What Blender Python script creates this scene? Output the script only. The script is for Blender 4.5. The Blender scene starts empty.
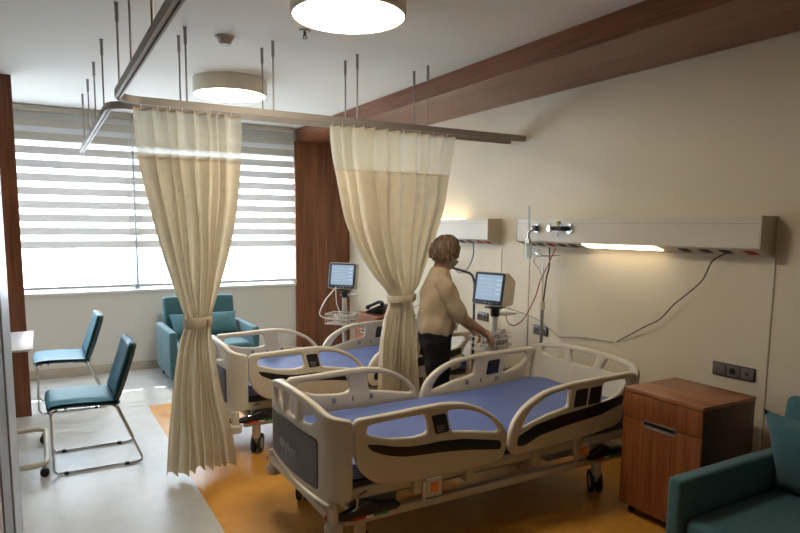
import bpy, bmesh, math, random
from mathutils import Vector, Matrix, Euler
random.seed(7)
PI = math.pi
S = bpy.context.scene
COL = S.collection
R = math.radians

# ------------------------------------------------------------------ materials
MATS = {}
def new_mat(name):
    m = bpy.data.materials.new(name); m.use_nodes = True
    nt = m.node_tree; b = nt.nodes['Principled BSDF']
    return m, nt, b

def coords(nt, scale=(1, 1, 1), kind='Object'):
    tc = nt.nodes.new('ShaderNodeTexCoord'); mp = nt.nodes.new('ShaderNodeMapping')
    mp.inputs['Scale'].default_value = scale
    nt.links.new(tc.outputs[kind], mp.inputs['Vector'])
    return mp.outputs['Vector']

def mat(name, col, rough=.5, metal=0, var=.04, nscale=8, bump=0, bscale=200, spec=.5, sheen=0, trans=0, coat=0):
    if name in MATS: return MATS[name]
    m, nt, b = new_mat(name)
    v = coords(nt)
    n = nt.nodes.new('ShaderNodeTexNoise'); n.inputs['Scale'].default_value = nscale; n.inputs['Detail'].default_value = 4
    nt.links.new(v, n.inputs['Vector'])
    r = nt.nodes.new('ShaderNodeValToRGB')
    r.color_ramp.elements[0].position = .3; r.color_ramp.elements[1].position = .7
    r.color_ramp.elements[0].color = tuple(c*(1-var) for c in col)+(1,)
    r.color_ramp.elements[1].color = tuple(min(1, c*(1+var)) for c in col)+(1,)
    nt.links.new(n.outputs['Fac'], r.inputs['Fac'])
    nt.links.new(r.outputs['Color'], b.inputs['Base Color'])
    b.inputs['Roughness'].default_value = rough; b.inputs['Metallic'].default_value = metal
    b.inputs['Specular IOR Level'].default_value = spec
    if sheen: b.inputs['Sheen Weight'].default_value = sheen
    if coat: b.inputs['Coat Weight'].default_value = coat; b.inputs['Coat Roughness'].default_value = .15
    if bump:
        n2 = nt.nodes.new('ShaderNodeTexNoise'); n2.inputs['Scale'].default_value = bscale; n2.inputs['Detail'].default_value = 3
        nt.links.new(v, n2.inputs['Vector'])
        bp = nt.nodes.new('ShaderNodeBump'); bp.inputs['Strength'].default_value = bump; bp.inputs['Distance'].default_value = .002
        nt.links.new(n2.outputs['Fac'], bp.inputs['Height']); nt.links.new(bp.outputs['Normal'], b.inputs['Normal'])
    if trans:
        out = nt.nodes['Material Output']
        t = nt.nodes.new('ShaderNodeBsdfTranslucent'); nt.links.new(r.outputs['Color'], t.inputs['Color'])
        mx = nt.nodes.new('ShaderNodeMixShader'); mx.inputs[0].default_value = trans
        nt.links.new(b.outputs[0], mx.inputs[1]); nt.links.new(t.outputs[0], mx.inputs[2])
        nt.links.new(mx.outputs[0], out.inputs['Surface'])
    MATS[name] = m
    return m

def wood(name, c1, c2, c3, axis='z', scale=1.0, rough=.35):
    if name in MATS: return MATS[name]
    m, nt, b = new_mat(name)
    s = {'z': (34, 34, 1.2), 'y': (34, 1.2, 34), 'x': (1.2, 34, 34)}[axis]
    v = coords(nt, tuple(q*scale for q in s))
    n = nt.nodes.new('ShaderNodeTexNoise'); n.inputs['Scale'].default_value = 1.6; n.inputs['Detail'].default_value = 6; n.inputs['Roughness'].default_value = .6
    nt.links.new(v, n.inputs['Vector'])
    s2 = {'z': (7, 7, .5), 'y': (7, .5, 7), 'x': (.5, 7, 7)}[axis]
    v2 = coords(nt, s2)
    n2 = nt.nodes.new('ShaderNodeTexNoise'); n2.inputs['Scale'].default_value = 1.2; n2.inputs['Detail'].default_value = 3; n2.inputs['Distortion'].default_value = .6
    nt.links.new(v2, n2.inputs['Vector'])
    mx = nt.nodes.new('ShaderNodeMath'); mx.operation = 'MULTIPLY_ADD'; mx.inputs[1].default_value = .62
    ml = nt.nodes.new('ShaderNodeMath'); ml.operation = 'MULTIPLY'; ml.inputs[1].default_value = .38
    nt.links.new(n2.outputs['Fac'], ml.inputs[0]); nt.links.new(n.outputs['Fac'], mx.inputs[0]); nt.links.new(ml.outputs[0], mx.inputs[2])
    r = nt.nodes.new('ShaderNodeValToRGB'); e = r.color_ramp.elements
    e[0].position = .34; e[0].color = c1+(1,); e[1].position = .66; e[1].color = c3+(1,)
    k = e.new(.5); k.color = c2+(1,)
    nt.links.new(mx.outputs[0], r.inputs['Fac']); nt.links.new(r.outputs['Color'], b.inputs['Base Color'])
    b.inputs['Roughness'].default_value = rough
    MATS[name] = m
    return m

def emit(name, col, strength, base=.8):
    m, nt, b = new_mat(name)
    b.inputs['Base Color'].default_value = (base, base, base, 1)
    b.inputs['Emission Color'].default_value = col+(1,); b.inputs['Emission Strength'].default_value = strength
    MATS[name] = m; return m

def clear(name, tint, alpha_mix=.8, rough=.05):
    m, nt, b = new_mat(name)
    t = nt.nodes.new('ShaderNodeBsdfTransparent'); t.inputs['Color'].default_value = tint+(1,)
    b.inputs['Base Color'].default_value = tint+(1,); b.inputs['Roughness'].default_value = rough
    mx = nt.nodes.new('ShaderNodeMixShader'); mx.inputs[0].default_value = alpha_mix
    nt.links.new(b.outputs[0], mx.inputs[1]); nt.links.new(t.outputs[0], mx.inputs[2])
    nt.links.new(mx.outputs[0], nt.nodes['Material Output'].inputs['Surface'])
    MATS[name] = m; return m

WALL = mat('wall_paint', (.70, .615, .46), .62, var=.02, nscale=2, bump=.05, bscale=300)
WALLW = mat('window_wall_paint', (.66, .645, .60), .7, var=.02, nscale=2)
CEIL = mat('ceiling_paint', (.80, .775, .72), .85, var=.015, nscale=1.5)
CREAM = mat('cream_plastic', (.66, .60, .48), .38, var=.015, nscale=4)
CREAMM = mat('cream_metal', (.56, .51, .41), .4, var=.03, nscale=6)
BLACK = mat('black_plastic', (.012, .012, .016), .35, var=.1)
DARK = mat('dark_grey_panel', (.085, .075, .085), .45, var=.05)
NAVY = mat('dark_keypad', (.012, .016, .03), .3)
STEEL = mat('brushed_steel', (.55, .54, .52), .32, 1.0, var=.05, nscale=30)
CHROME = mat('chrome', (.62, .62, .62), .18, 1.0, var=.02)
ALU = mat('aluminium_track', (.36, .32, .28), .55, .5, var=.05, nscale=10)
RODM = mat('rod_steel', (.33, .31, .29), .4, .9)
BLUE = mat('blue_mattress_vinyl', (.10, .145, .36), .5, var=.04, nscale=5, bump=.1, bscale=90)
TEAL = mat('teal_upholstery', (.035, .125, .15), .75, var=.1, nscale=40, bump=.25, bscale=420, sheen=.2)
TEALC = mat('teal_leatherette', (.040, .20, .285), .5, var=.06, nscale=20, bump=.15, bscale=250)
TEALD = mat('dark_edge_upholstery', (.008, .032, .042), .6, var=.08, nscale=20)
CURT = mat('cream_curtain_fabric', (.73, .645, .485), .85, var=.05, nscale=14, bump=.15, bscale=500, trans=.30)
TIE = mat('curtain_tieback_fabric', (.62, .52, .38), .85, var=.05, nscale=20, trans=.1)
WHITE = mat('white_plastic', (.78, .78, .76), .4, var=.02)
ORANGE = mat('orange_tag', (.85, .26, .05), .5)
RED = mat('red_mark', (.6, .03, .03), .5)
GREEN = mat('green_mark', (.03, .25, .1), .5)
GREY = mat('grey_plastic', (.28, .28, .28), .45)
SILVERT = mat('silver_lettering', (.55, .55, .57), .4)
SKIN = mat('skin', (.40, .215, .135), .55, var=.05, nscale=25)
HAIR = None
SHIRT = mat('beige_blouse', (.43, .33, .21), .85, var=.05, nscale=12, bump=.3, bscale=60)
TROU = mat('black_trousers', (.006, .006, .008), .8, spec=.2)
MASKM = mat('pale_mask_cloth', (.44, .39, .32), .8)
SOCK = mat('brown_socket_plastic', (.06, .045, .04), .3)
RUBBER = mat('black_rubber', (.015, .015, .015), .6)
GLASS = clear('window_glass', (.93, .97, 1.0), .9, .02)
CLEARP = clear('clear_plastic', (.85, .9, .9), .55, .1)
HAIR = wood('brown_hair_strands', (.045, .024, .012), (.13, .075, .038), (.36, .25, .14), 'z', 1.6, .5)
WOOD_V = wood('walnut_veneer_vertical', (.085, .026, .010), (.19, .064, .026), (.28, .105, .046), 'z')
WOOD_Y = wood('walnut_veneer_beam', (.10, .030, .011), (.21, .070, .028), (.30, .11, .046), 'y')
WOOD_C = wood('cabinet_veneer_vertical', (.12, .034, .010), (.26, .082, .026), (.37, .130, .044), 'z')
WOOD_T = wood('cabinet_veneer_top', (.19, .062, .022), (.32, .115, .042), (.42, .165, .065), 'y', 1, .3)

# floor: pale speckled vinyl with an inlaid ochre zone under the beds
def floor_mat():
    m, nt, b = new_mat('vinyl_floor')
    N = nt.nodes.new; L = nt.links.new
    v = coords(nt)
    sx = N('ShaderNodeSeparateXYZ'); L(v, sx.inputs[0])
    gx = N('ShaderNodeMath'); gx.operation = 'GREATER_THAN'; gx.inputs[1].default_value = .79; L(sx.outputs['X'], gx.inputs[0])
    ly = N('ShaderNodeMath'); ly.operation = 'LESS_THAN'; ly.inputs[1].default_value = 6.0; L(sx.outputs['Y'], ly.inputs[0])
    mu = N('ShaderNodeMath'); mu.operation = 'MULTIPLY'; L(gx.outputs[0], mu.inputs[0]); L(ly.outputs[0], mu.inputs[1])
    n = N('ShaderNodeTexNoise'); n.inputs['Scale'].default_value = 7; n.inputs['Detail'].default_value = 8; n.inputs['Roughness'].default_value = .75; L(v, n.inputs['Vector'])
    r1 = N('ShaderNodeValToRGB'); e = r1.color_ramp.elements; e[0].position = .3; e[1].position = .7
    e[0].color = (.47, .47, .45, 1); e[1].color = (.58, .575, .55, 1); L(n.outputs['Fac'], r1.inputs['Fac'])
    r2 = N('ShaderNodeValToRGB'); e = r2.color_ramp.elements; e[0].position = .3; e[1].position = .7
    e[0].color = (.55, .245, .032, 1); e[1].color = (.68, .335, .055, 1); L(n.outputs['Fac'], r2.inputs['Fac'])
    mx = N('ShaderNodeMix'); mx.data_type = 'RGBA'; L(mu.outputs[0], mx.inputs['Factor']); L(r1.outputs[0], mx.inputs['A']); L(r2.outputs[0], mx.inputs['B'])
    L(mx.outputs['Result'], b.inputs['Base Color'])
    b.inputs['Roughness'].default_value = .33
    b.inputs['Specular IOR Level'].default_value = .5
    return m
FLOOR = floor_mat()

# striped day-and-night blind cloth: opaque bands and sheer bands
def blind_mat():
    m, nt, b = new_mat('zebra_blind_cloth')
    N = nt.nodes.new; L = nt.links.new
    v = coords(nt); s = N('ShaderNodeSeparateXYZ'); L(v, s.inputs[0])
    # object origin stands at z=0 on the floor
    f = N('ShaderNodeMath'); f.operation = 'ADD'; f.inputs[1].default_value = -1.395; L(s.outputs['Z'], f.inputs[0])
    d = N('ShaderNodeMath'); d.operation = 'DIVIDE'; d.inputs[1].default_value = .1385; L(f.outputs[0], d.inputs[0])
    fr = N('ShaderNodeMath'); fr.operation = 'FRACT'; L(d.outputs[0], fr.inputs[0])
    ls = N('ShaderNodeMath'); ls.operation = 'LESS_THAN'; ls.inputs[1].default_value = .58; L(fr.outputs[0], ls.inputs[0])
    up = N('ShaderNodeMath'); up.operation = 'GREATER_THAN'; up.inputs[1].default_value = 1.39; L(s.outputs['Z'], up.inputs[0])
    mu = N('ShaderNodeMath'); mu.operation = 'MULTIPLY'; L(ls.outputs[0], mu.inputs[0]); L(up.outputs[0], mu.inputs[1])
    # opaque band
    b.inputs['Base Color'].default_value = (.55, .52, .46, 1); b.inputs['Roughness'].default_value = .8
    t1 = N('ShaderNodeBsdfTranslucent'); t1.inputs['Color'].default_value = (.62, .62, .62, 1)
    m1 = N('ShaderNodeMixShader'); m1.inputs[0].default_value = .042; L(b.outputs[0], m1.inputs[1]); L(t1.outputs[0], m1.inputs[2])
    # sheer band
    t2 = N('ShaderNodeBsdfTranslucent'); t2.inputs['Color'].default_value = (.93, .95, .98, 1)
    d2 = N('ShaderNodeBsdfDiffuse'); d2.inputs['Color'].default_value = (.8, .8, .8, 1)
    m2 = N('ShaderNodeMixShader'); m2.inputs[0].default_value = .25; L(t2.outputs[0], m2.inputs[1]); L(d2.outputs[0], m2.inputs[2])
    tr = N('ShaderNodeBsdfTransparent'); m4 = N('ShaderNodeMixShader'); m4.inputs[0].default_value = .10
    L(m2.outputs[0], m4.inputs[1]); L(tr.outputs[0], m4.inputs[2])
    m3 = N('ShaderNodeMixShader'); L(mu.outputs[0], m3.inputs[0]); L(m4.outputs[0], m3.inputs[1]); L(m1.outputs[0], m3.inputs[2])
    L(m3.outputs[0], nt.nodes['Material Output'].inputs['Surface'])
    return m
BLIND = blind_mat()

def mesh_mat():
    m, nt, b = new_mat('sheer_curtain_mesh')
    N = nt.nodes.new; L = nt.links.new
    b.inputs['Base Color'].default_value = (.80, .76, .62, 1); b.inputs['Roughness'].default_value = .8
    t = N('ShaderNodeBsdfTranslucent'); t.inputs['Color'].default_value = (.85, .82, .70, 1)
    m1 = N('ShaderNodeMixShader'); m1.inputs[0].default_value = .4; L(b.outputs[0], m1.inputs[1]); L(t.outputs[0], m1.inputs[2])
    tr = N('ShaderNodeBsdfTransparent')
    m2 = N('ShaderNodeMixShader'); m2.inputs[0].default_value = .27; L(m1.outputs[0], m2.inputs[1]); L(tr.outputs[0], m2.inputs[2])
    L(m2.outputs[0], nt.nodes['Material Output'].inputs['Surface'])
    return m
MESHM = mesh_mat()

# ------------------------------------------------------------------ mesh helpers
def obj(name, bm, m=None, parent=None, smooth=40, loc=None, rot=None):
    me = bpy.data.meshes.new(name)
    bmesh.ops.recalc_face_normals(bm, faces=bm.faces[:])
    bm.to_mesh(me); bm.free()
    if m: me.materials.append(m)
    if smooth:
        me.polygons.foreach_set('use_smooth', [True]*len(me.polygons))
        me.set_sharp_from_angle(angle=R(smooth))
    o = bpy.data.objects.new(name, me); COL.objects.link(o)
    if parent: o.parent = parent
    if loc: o.location = loc
    if rot: o.rotation_euler = rot
    return o

def tag(o, label=None, cat=None, group=None, kind=None):
    if label: o['label'] = label
    if cat: o['category'] = cat
    if group: o['group'] = group
    if kind: o['kind'] = kind
    return o

def thing(name, label, cat, loc=(0, 0, 0), rz=0, group=None):
    o = bpy.data.objects.new(name, None); COL.objects.link(o)
    o.empty_display_size = .1
    o.location = loc; o.rotation_euler = (0, 0, rz)
    return tag(o, label, cat, group)

def copy_tree(o, parent=None):
    c = o.copy(); COL.objects.link(c)
    if parent: c.parent = parent
    for ch in list(o.children): copy_tree(ch, c)
    return c

def B(): return bmesh.new()

def box(bm, c, s, rot=None, bevel=0, seg=2):
    r = bmesh.ops.create_cube(bm, size=1)
    M = Matrix.Translation(Vector(c))
    if rot is not None: M = M @ Euler(rot).to_matrix().to_4x4()
    M = M @ Matrix.Diagonal((s[0], s[1], s[2], 1))
    vs = r['verts']
    bmesh.ops.transform(bm, matrix=M, verts=vs)
    if bevel:
        es = list({e for v in vs for e in v.link_edges})
        bmesh.ops.bevel(bm, geom=es, offset=bevel, segments=seg, affect='EDGES', profile=.5)
    return bm

def b2(bm, lo, hi, bevel=0, seg=2):
    return box(bm, [(a+b)/2 for a, b in zip(lo, hi)], [abs(b-a) for a, b in zip(lo, hi)], None, bevel, seg)

def cyl(bm, p0, p1, r, r2=None, seg=16, cap=True):
    p0 = Vector(p0); p1 = Vector(p1); d = p1-p0
    q = d.to_track_quat('Z', 'Y').to_matrix().to_4x4()
    M = Matrix.Translation((p0+p1)/2) @ q
    bmesh.ops.create_cone(bm, cap_ends=cap, segments=seg, radius1=r, radius2=r if r2 is None else r2, depth=d.length, matrix=M)
    return bm

def sph(bm, c, r, s=(1, 1, 1), seg=16):
    M = Matrix.Translation(Vector(c)) @ Matrix.Diagonal((s[0], s[1], s[2], 1))
    bmesh.ops.create_uvsphere(bm, u_segments=seg, v_segments=seg//2+2, radius=r, matrix=M); return bm

def tube(bm, pts, r, seg=8, smooth=0, closed=False):
    pts = [Vector(p) for p in pts]
    if smooth: pts = catmull(pts, smooth, closed)
    rings = []; n = len(pts); up = None
    for i, p in enumerate(pts):
        a = pts[i-1] if (i > 0 or closed) else p
        b = pts[(i+1) % n] if (i < n-1 or closed) else p
        t = (b-a).normalized()
        if up is None:
            up = Vector((0, 0, 1)) if abs(t.z) < .9 else Vector((1, 0, 0))
        x = t.cross(up).normalized(); y = x.cross(t).normalized(); up = y
        rr = r[i] if isinstance(r, (list, tuple)) and not smooth else (r if not isinstance(r, (list, tuple)) else r[0])
        rings.append([bm.verts.new(p+(x*math.cos(k*2*PI/seg)+y*math.sin(k*2*PI/seg))*rr) for k in range(seg)])
    for i in range(n-1+(1 if closed else 0)):
        A = rings[i]; C = rings[(i+1) % n]
        for k in range(seg): bm.faces.new((A[k], A[(k+1) % seg], C[(k+1) % seg], C[k]))
    if not closed: bm.faces.new(rings[0][::-1]); bm.faces.new(rings[-1])
    return bm

def catmull(P, n=6, closed=False):
    out = []; N = len(P); segs = N if closed else N-1
    for i in range(segs):
        p0 = P[(i-1) % N] if (closed or i > 0) else P[0]; p1 = P[i]; p2 = P[(i+1) % N]
        p3 = P[(i+2) % N] if (closed or i+2 < N) else P[-1]
        for k in range(n):
            t = k/n
            out.append(.5*((2*p1)+(p2-p0)*t+(2*p0-5*p1+4*p2-p3)*t*t+(3*p1-p0-3*p2+p3)*t**3))
    if not closed: out.append(P[-1].copy())
    return out

def fillet(pts, r, n=6):
    """bend the corners of a polyline into arcs"""
    pts = [Vector(p) for p in pts]; out = [pts[0]]
    for i in range(1, len(pts)-1):
        a, b, c = pts[i-1], pts[i], pts[i+1]
        d1 = (a-b); d2 = (c-b); q = min(r, d1.length*.49, d2.length*.49)
        s = b+d1.normalized()*q; e = b+d2.normalized()*q
        for k in range(n+1):
            t = k/n; out.append(s*(1-t)**2+b*2*t*(1-t)+e*t*t)
    out.append(pts[-1]); return out

def rpoly(pts, r, n=5):
    P = [Vector((p[0], p[1])) for p in pts]; out = []; N = len(P)
    for i in range(N):
        a, b, c = P[i-1], P[i], P[(i+1) % N]
        d1 = a-b; d2 = c-b; q = min(r, d1.length*.48, d2.length*.48)
        s = b+d1.normalized()*q; e = b+d2.normalized()*q
        for k in range(n+1):
            t = k/n; out.append(s*(1-t)**2+b*2*t*(1-t)+e*t*t)
    return out

def plate(outline, holes=(), thick=.03, bevel=.008, fn=None, cuts=None):
    """flat board cut from an outline with openings, rounded edges; fn maps (a, b, t) to a point"""
    cu = bpy.data.curves.new('c', 'CURVE'); cu.dimensions = '2D'; cu.fill_mode = 'BOTH'
    for poly in [outline]+list(holes):
        sp = cu.splines.new('POLY'); sp.points.add(len(poly)-1)
        for p, q in zip(sp.points, poly): p.co = (q[0], q[1], 0, 1)
        sp.use_cyclic_u = True
    cu.extrude = max(.0001, thick/2-bevel); cu.bevel_depth = bevel; cu.bevel_resolution = 2; cu.offset = -bevel
    o = bpy.data.objects.new('c', cu); COL.objects.link(o)
    dg = bpy.context.evaluated_depsgraph_get()
    me = bpy.data.meshes.new_from_object(o.evaluated_get(dg))
    bm = B(); bm.from_mesh(me)
    bpy.data.objects.remove(o); bpy.data.meshes.remove(me); bpy.data.curves.remove(cu)
    bmesh.ops.remove_doubles(bm, verts=bm.verts[:], dist=.0003)
    if cuts:
        for c in cuts:
            bmesh.ops.bisect_plane(bm, geom=bm.verts[:]+bm.edges[:]+bm.faces[:], plane_co=(c, 0, 0), plane_no=(1, 0, 0))
    if fn:
        for v in bm.verts: v.co = Vector(fn(*v.co))
    return bm

def cushion(bm, c, s, bevel=.03, puff=.012, rot=None, n=8):
    """soft box with rounded edges and slightly swollen faces"""
    M = Matrix.Translation(Vector(c))
    if rot is not None: M = M @ Euler(rot).to_matrix().to_4x4()
    t = B()
    bmesh.ops.create_cube(t, size=1)
    bmesh.ops.transform(t, matrix=Matrix.Diagonal((s[0], s[1], s[2], 1)), verts=t.verts[:])
    bmesh.ops.bevel(t, geom=t.edges[:], offset=bevel, segments=4, affect='EDGES', profile=.5)
    for ax in range(3):
        no = [0, 0, 0]; no[ax] = 1
        for k in range(1, n):
            co = [0, 0, 0]; co[ax] = -s[ax]/2+s[ax]*k/n
            bmesh.ops.bisect_plane(t, geom=t.verts[:]+t.edges[:]+t.faces[:], plane_co=co, plane_no=no)
    for v in t.verts:
        u = [v.co[i]/(s[i]/2) for i in range(3)]
        for i in range(3):
            j, k = (i+1) % 3, (i+2) % 3
            w = max(0, 1-u[j]**2)*max(0, 1-u[k]**2)
            v.co[i] += puff*w*u[i]
    me = bpy.data.meshes.new('t'); bmesh.ops.transform(t, matrix=M, verts=t.verts[:]); t.to_mesh(me); t.free()
    bm.from_mesh(me); bpy.data.meshes.remove(me)
    return bm

def text_bm(txt, size, depth=.001):
    cu = bpy.data.curves.new('t', 'FONT'); cu.body = txt; cu.size = size; cu.extrude = depth; cu.align_x = 'CENTER'; cu.align_y = 'CENTER'
    o = bpy.data.objects.new('t', cu); COL.objects.link(o)
    dg = bpy.context.evaluated_depsgraph_get()
    me = bpy.data.meshes.new_from_object(o.evaluated_get(dg)); bm = B(); bm.from_mesh(me)
    bpy.data.objects.remove(o); bpy.data.meshes.remove(me); bpy.data.curves.remove(cu)
    return bm

def struct(name, bm, m, smooth=0, parent=None):
    o = obj(name, bm, m, parent, smooth)
    if not parent: o['kind'] = 'structure'
    return o

# ------------------------------------------------------------------ room
XW = 3.567; YW = 7.59; ZC = 2.852; XL = -1.9; YF = -1.2
struct('floor', b2(B(), (XL-.2, YF-.2, -.1), (XW+.2, YW+.3, 0)), FLOOR)
struct('ceiling', b2(B(), (XL-.2, YF-.2, ZC), (XW+.2, YW+.3, ZC+.15)), CEIL)
struct('wall_right', b2(B(), (XW, YF-.2, 0), (XW+.2, YW+.3, ZC)), WALL)
struct('wall_left', b2(B(), (XL-.2, YF-.2, 0), (XL, YW+.3, ZC)), WALLW)
struct('wall_front', b2(B(), (XL, YF-.2, 0), (XW, YF, ZC)), WALL)
WX0, WX1, WZ0, WZ1 = -1.6, 2.80, .93, 2.46
bm = B()
b2(bm, (XL, YW, 0), (XW, YW+.25, WZ0)); b2(bm, (XL, YW, WZ1), (XW, YW+.25, ZC))
b2(bm, (XL, YW, WZ0), (WX0, YW+.25, WZ1)); b2(bm, (WX1, YW, WZ0), (XW, YW+.25, WZ1))
struct('wall_back', bm, WALLW)
struct('baseboard_back', b2(B(), (XL, YW-.014, 0), (2.84, YW, .10), .004), mat('beige_skirting', (.50, .45, .37), .5))
struct('baseboard_right', b2(B(), (XW-.014, YF, 0), (XW, YW, .10), .004), mat('beige_skirting', (.50, .45, .37), .5))
# timber soffit along the bed wall and the panel it comes down as
struct('trim_1', b2(B(), (2.848, YF, 2.70), (XW, YW, ZC), .003), WOOD_Y)
bm = B(); b2(bm, (2.815, YW-.035, 0), (2.86, YW, 2.70), .003); b2(bm, (2.86, YW-.03, 0), (XW, YW, 2.70), .002)
struct('trim_2', bm, WOOD_V)
# slim vertical cover strips of the wall cladding
for i, (y, z0, z1) in enumerate([(1.997, .1, 1.50), (4.03, .1, 1.50), (4.40, .1, 1.50)]):
    struct('trim_%d' % (3+i), b2(B(), (XW-.006, y-.008, z0), (XW, y+.008, z1), .002), mat('cladding_strip', (.66, .60, .47), .4))
# two windows with pale frames and panes
PAINTF = mat('white_window_frame', (.74, .75, .76), .4)
for i, (x0, x1) in enumerate([(WX0, .925), (.960, WX1)]):
    bm = B(); y0, y1 = YW+.06, YW+.12
    f = .045
    b2(bm, (x0, y0, WZ0), (x1, y1, WZ0+.03)); b2(bm, (x0, y0, WZ1-f), (x1, y1, WZ1))
    b2(bm, (x0, y0, WZ0+.03), (x0+f, y1, WZ1-f)); b2(bm, (x1-f, y0, WZ0+.03), (x1, y1, WZ1-f))
    w = struct('window_%d' % (i+1), bm, PAINTF)
    struct('pane', b2(B(), (x0+f, YW+.085, WZ0+.03), (x1-f, YW+.091, WZ1-f)), GLASS, parent=w)
struct('trim_6', b2(B(), (.925, YW+.02, WZ0), (.960, YW+.13, WZ1)), mat('dark_mullion', (.16, .17, .19), .5))
struct('trim_7', b2(B(), (XL, YW-.03, WZ0-.035), (2.815, YW+.06, WZ0-.004), .004), mat('white_sill', (.75, .75, .74), .3))
# door leaf with a steel edge right beside the camera's left, and the timber panel farther back
struct('door_1', b2(B(), (-.21, 1.7, .005), (-.165, 2.62, ZC), .002), WOOD_V)
bm = B(); b2(bm, (-.22, 2.60, 0), (-.160, 3.12, ZC), .003)
struct('trim_8', bm, mat('satin_steel_jamb', (.20, .215, .235), .45, .3, var=.03))
struct('trim_10', b2(B(), (-.22, 3.10, 0), (-.152, 3.78, ZC), .004), mat('pale_steel_edge', (.34, .36, .385), .4, .3, var=.03))
struct('trim_9', b2(B(), (-1.0, 6.15, 0), (-.13, 6.19, ZC), .003), WOOD_V)

# ------------------------------------------------------------------ blinds
def blind(x0, x1, label):
    t = thing('zebra_blind', label, 'blind', ((x0+x1)/2, YW-.045, 0), 0, None)
    h = (x1-x0)/2
    bm = B()
    nx, nz = 2, 60
    vs = [[bm.verts.new((-h+2*h*i/nx, .004*math.sin(k*.9), .985+(2.80-.985)*k/nz)) for i in range(nx+1)] for k in range(nz+1)]
    for k in range(nz):
        for i in range(nx): bm.faces.new((vs[k][i], vs[k][i+1], vs[k+1][i+1], vs[k+1][i]))
    obj('blind_cloth', bm, BLIND, t)
    obj('bottom_bar', b2(B(), (-h, -.012, .962), (h, .012, .99), .006), mat('blind_bar', (.42, .43, .45), .4), t)
    obj('head_box', b2(B(), (-h, -.04, 2.79), (h, .04, 2.85), .01), mat('blind_cassette', (.55, .52, .46), .6), t)
    obj('bead_chain', tube(B(), [(h-.03, -.03, 2.8), (h-.03, -.03, .86)], .003, 6), WHITE, t)
    return t
blind(-1.6, .930, 'white striped roller blind over the left window above the two chairs')
blind(.950, 2.80, 'white striped roller blind over the right window behind the left curtain')

# ------------------------------------------------------------------ ceiling things
def ceiling_light(loc, label, m):
    t = thing('ceiling_light', label, 'ceiling light', loc, 0, None)
    bm = B(); r = .30; h = .125
    prof = [(r-.03, 0), (r-.004, 0), (r, -.004), (r, -h+.004), (r-.004, -h), (r-.012, -h), (r-.014, -h+.012)]
    seg = 64; rings = [[bm.verts.new((a*math.cos(k*2*PI/seg), a*math.sin(k*2*PI/seg), z)) for k in range(seg)] for a, z in prof]
    for A, C in zip(rings, rings[1:]):
        for k in range(seg): bm.faces.new((A[k], A[(k+1) % seg], C[(k+1) % seg], C[k]))
    obj('housing', bm, mat('light_drum_cream', (.80, .73, .60), .5), t)
    bm = B(); cyl(bm, (0, 0, -h+.012), (0, 0, -h+.006), r-.013, seg=64)
    obj('diffuser', bm, m, t)
    return t
LAMP = emit('lit_diffuser', (1.0, .88, .70), 40)
ceiling_light((1.45, 3.08, ZC), 'lit round drum ceiling light nearest the viewer', LAMP)
ceiling_light((1.45, 5.40, ZC), 'lit round drum ceiling light farther back towards the windows', LAMP)

t = thing('smoke_detector', 'small round brownish smoke detector on the ceiling left of the lights', 'smoke detector', (1.10, 4.20, ZC))
bm = B(); cyl(bm, (0, 0, -.012), (0, 0, 0), .062, seg=32); obj('base', bm, mat('detector_beige', (.42, .36, .29), .5), t)
bm = B(); cyl(bm, (0, 0, -.045), (0, 0, -.012), .036, .055, seg=32); cyl(bm, (0, 0, -.05), (0, 0, -.045), .03, seg=24); obj('sensor_head', bm, mat('detector_beige', (.42, .36, .29), .5), t)
t = thing('fire_sprinkler', 'small metal sprinkler head on the ceiling beside the near round light', 'sprinkler', (1.49, 3.80, ZC))
bm = B(); cyl(bm, (0, 0, -.008), (0, 0, 0), .035, seg=24); obj('escutcheon', bm, mat('sprinkler_plate', (.5, .46, .4), .4, .5), t)
bm = B(); cyl(bm, (0, 0, -.035), (0, 0, -.008), .009, seg=12); cyl(bm, (0, 0, -.05), (0, 0, -.046), .016, seg=16)
tube(bm, [(.009, 0, -.03), (.014, 0, -.038), (.004, 0, -.048)], .002); tube(bm, [(-.009, 0, -.03), (-.014, 0, -.038), (-.004, 0, -.048)], .002)
obj('nozzle', bm, mat('sprinkler_brass', (.2, .17, .13), .4, .8), t)

# ------------------------------------------------------------------ curtain tracks
def track(name_label, path, rods, loc):
    t = thing('curtain_track', name_label, 'curtain track', loc)
    pts = fillet([Vector(p)-Vector(loc) for p in path], .16, 10)
    bm = B(); w, h = .017, .022
    rings = []
    for i, p in enumerate(pts):
        a = pts[max(i-1, 0)]; b = pts[min(i+1, len(pts)-1)]; d = (b-a).normalized(); s = Vector((d.y, -d.x, 0))
        prof = [(-w, h), (w, h), (w, -h), (w*.45, -h), (w*.45, -h+.012), (-w*.45, -h+.012), (-w*.45, -h), (-w, -h)]
        rings.append([bm.verts.new(p+s*x+Vector((0, 0, z))) for x, z in prof])
    for A, C in zip(rings, rings[1:]):
        for k in range(8): bm.faces.new((A[k], A[(k+1) % 8], C[(k+1) % 8], C[k]))
    bm.faces.new(rings[0][::-1]); bm.faces.new(rings[-1])
    obj('rail', bm, ALU, t, 30)
    for x, y in rods:
        z = ZC-loc[2]; p = Vector((x-loc[0], y-loc[1], 0))
        r = obj('hanger_rod', cyl(B(), p+Vector((0, 0, h)), p+Vector((0, 0, z-.09)), .0055, seg=10), RODM, t)
        obj('rod_fitting', cyl(cyl(B(), p+Vector((0, 0, z-.10)), p+Vector((0, 0, z-.004)), .010, seg=12), p+Vector((0, 0, z-.004)), p+Vector((0, 0, z)), .013, seg=16), RODM, r)
    return t
ZT = 2.388
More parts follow.
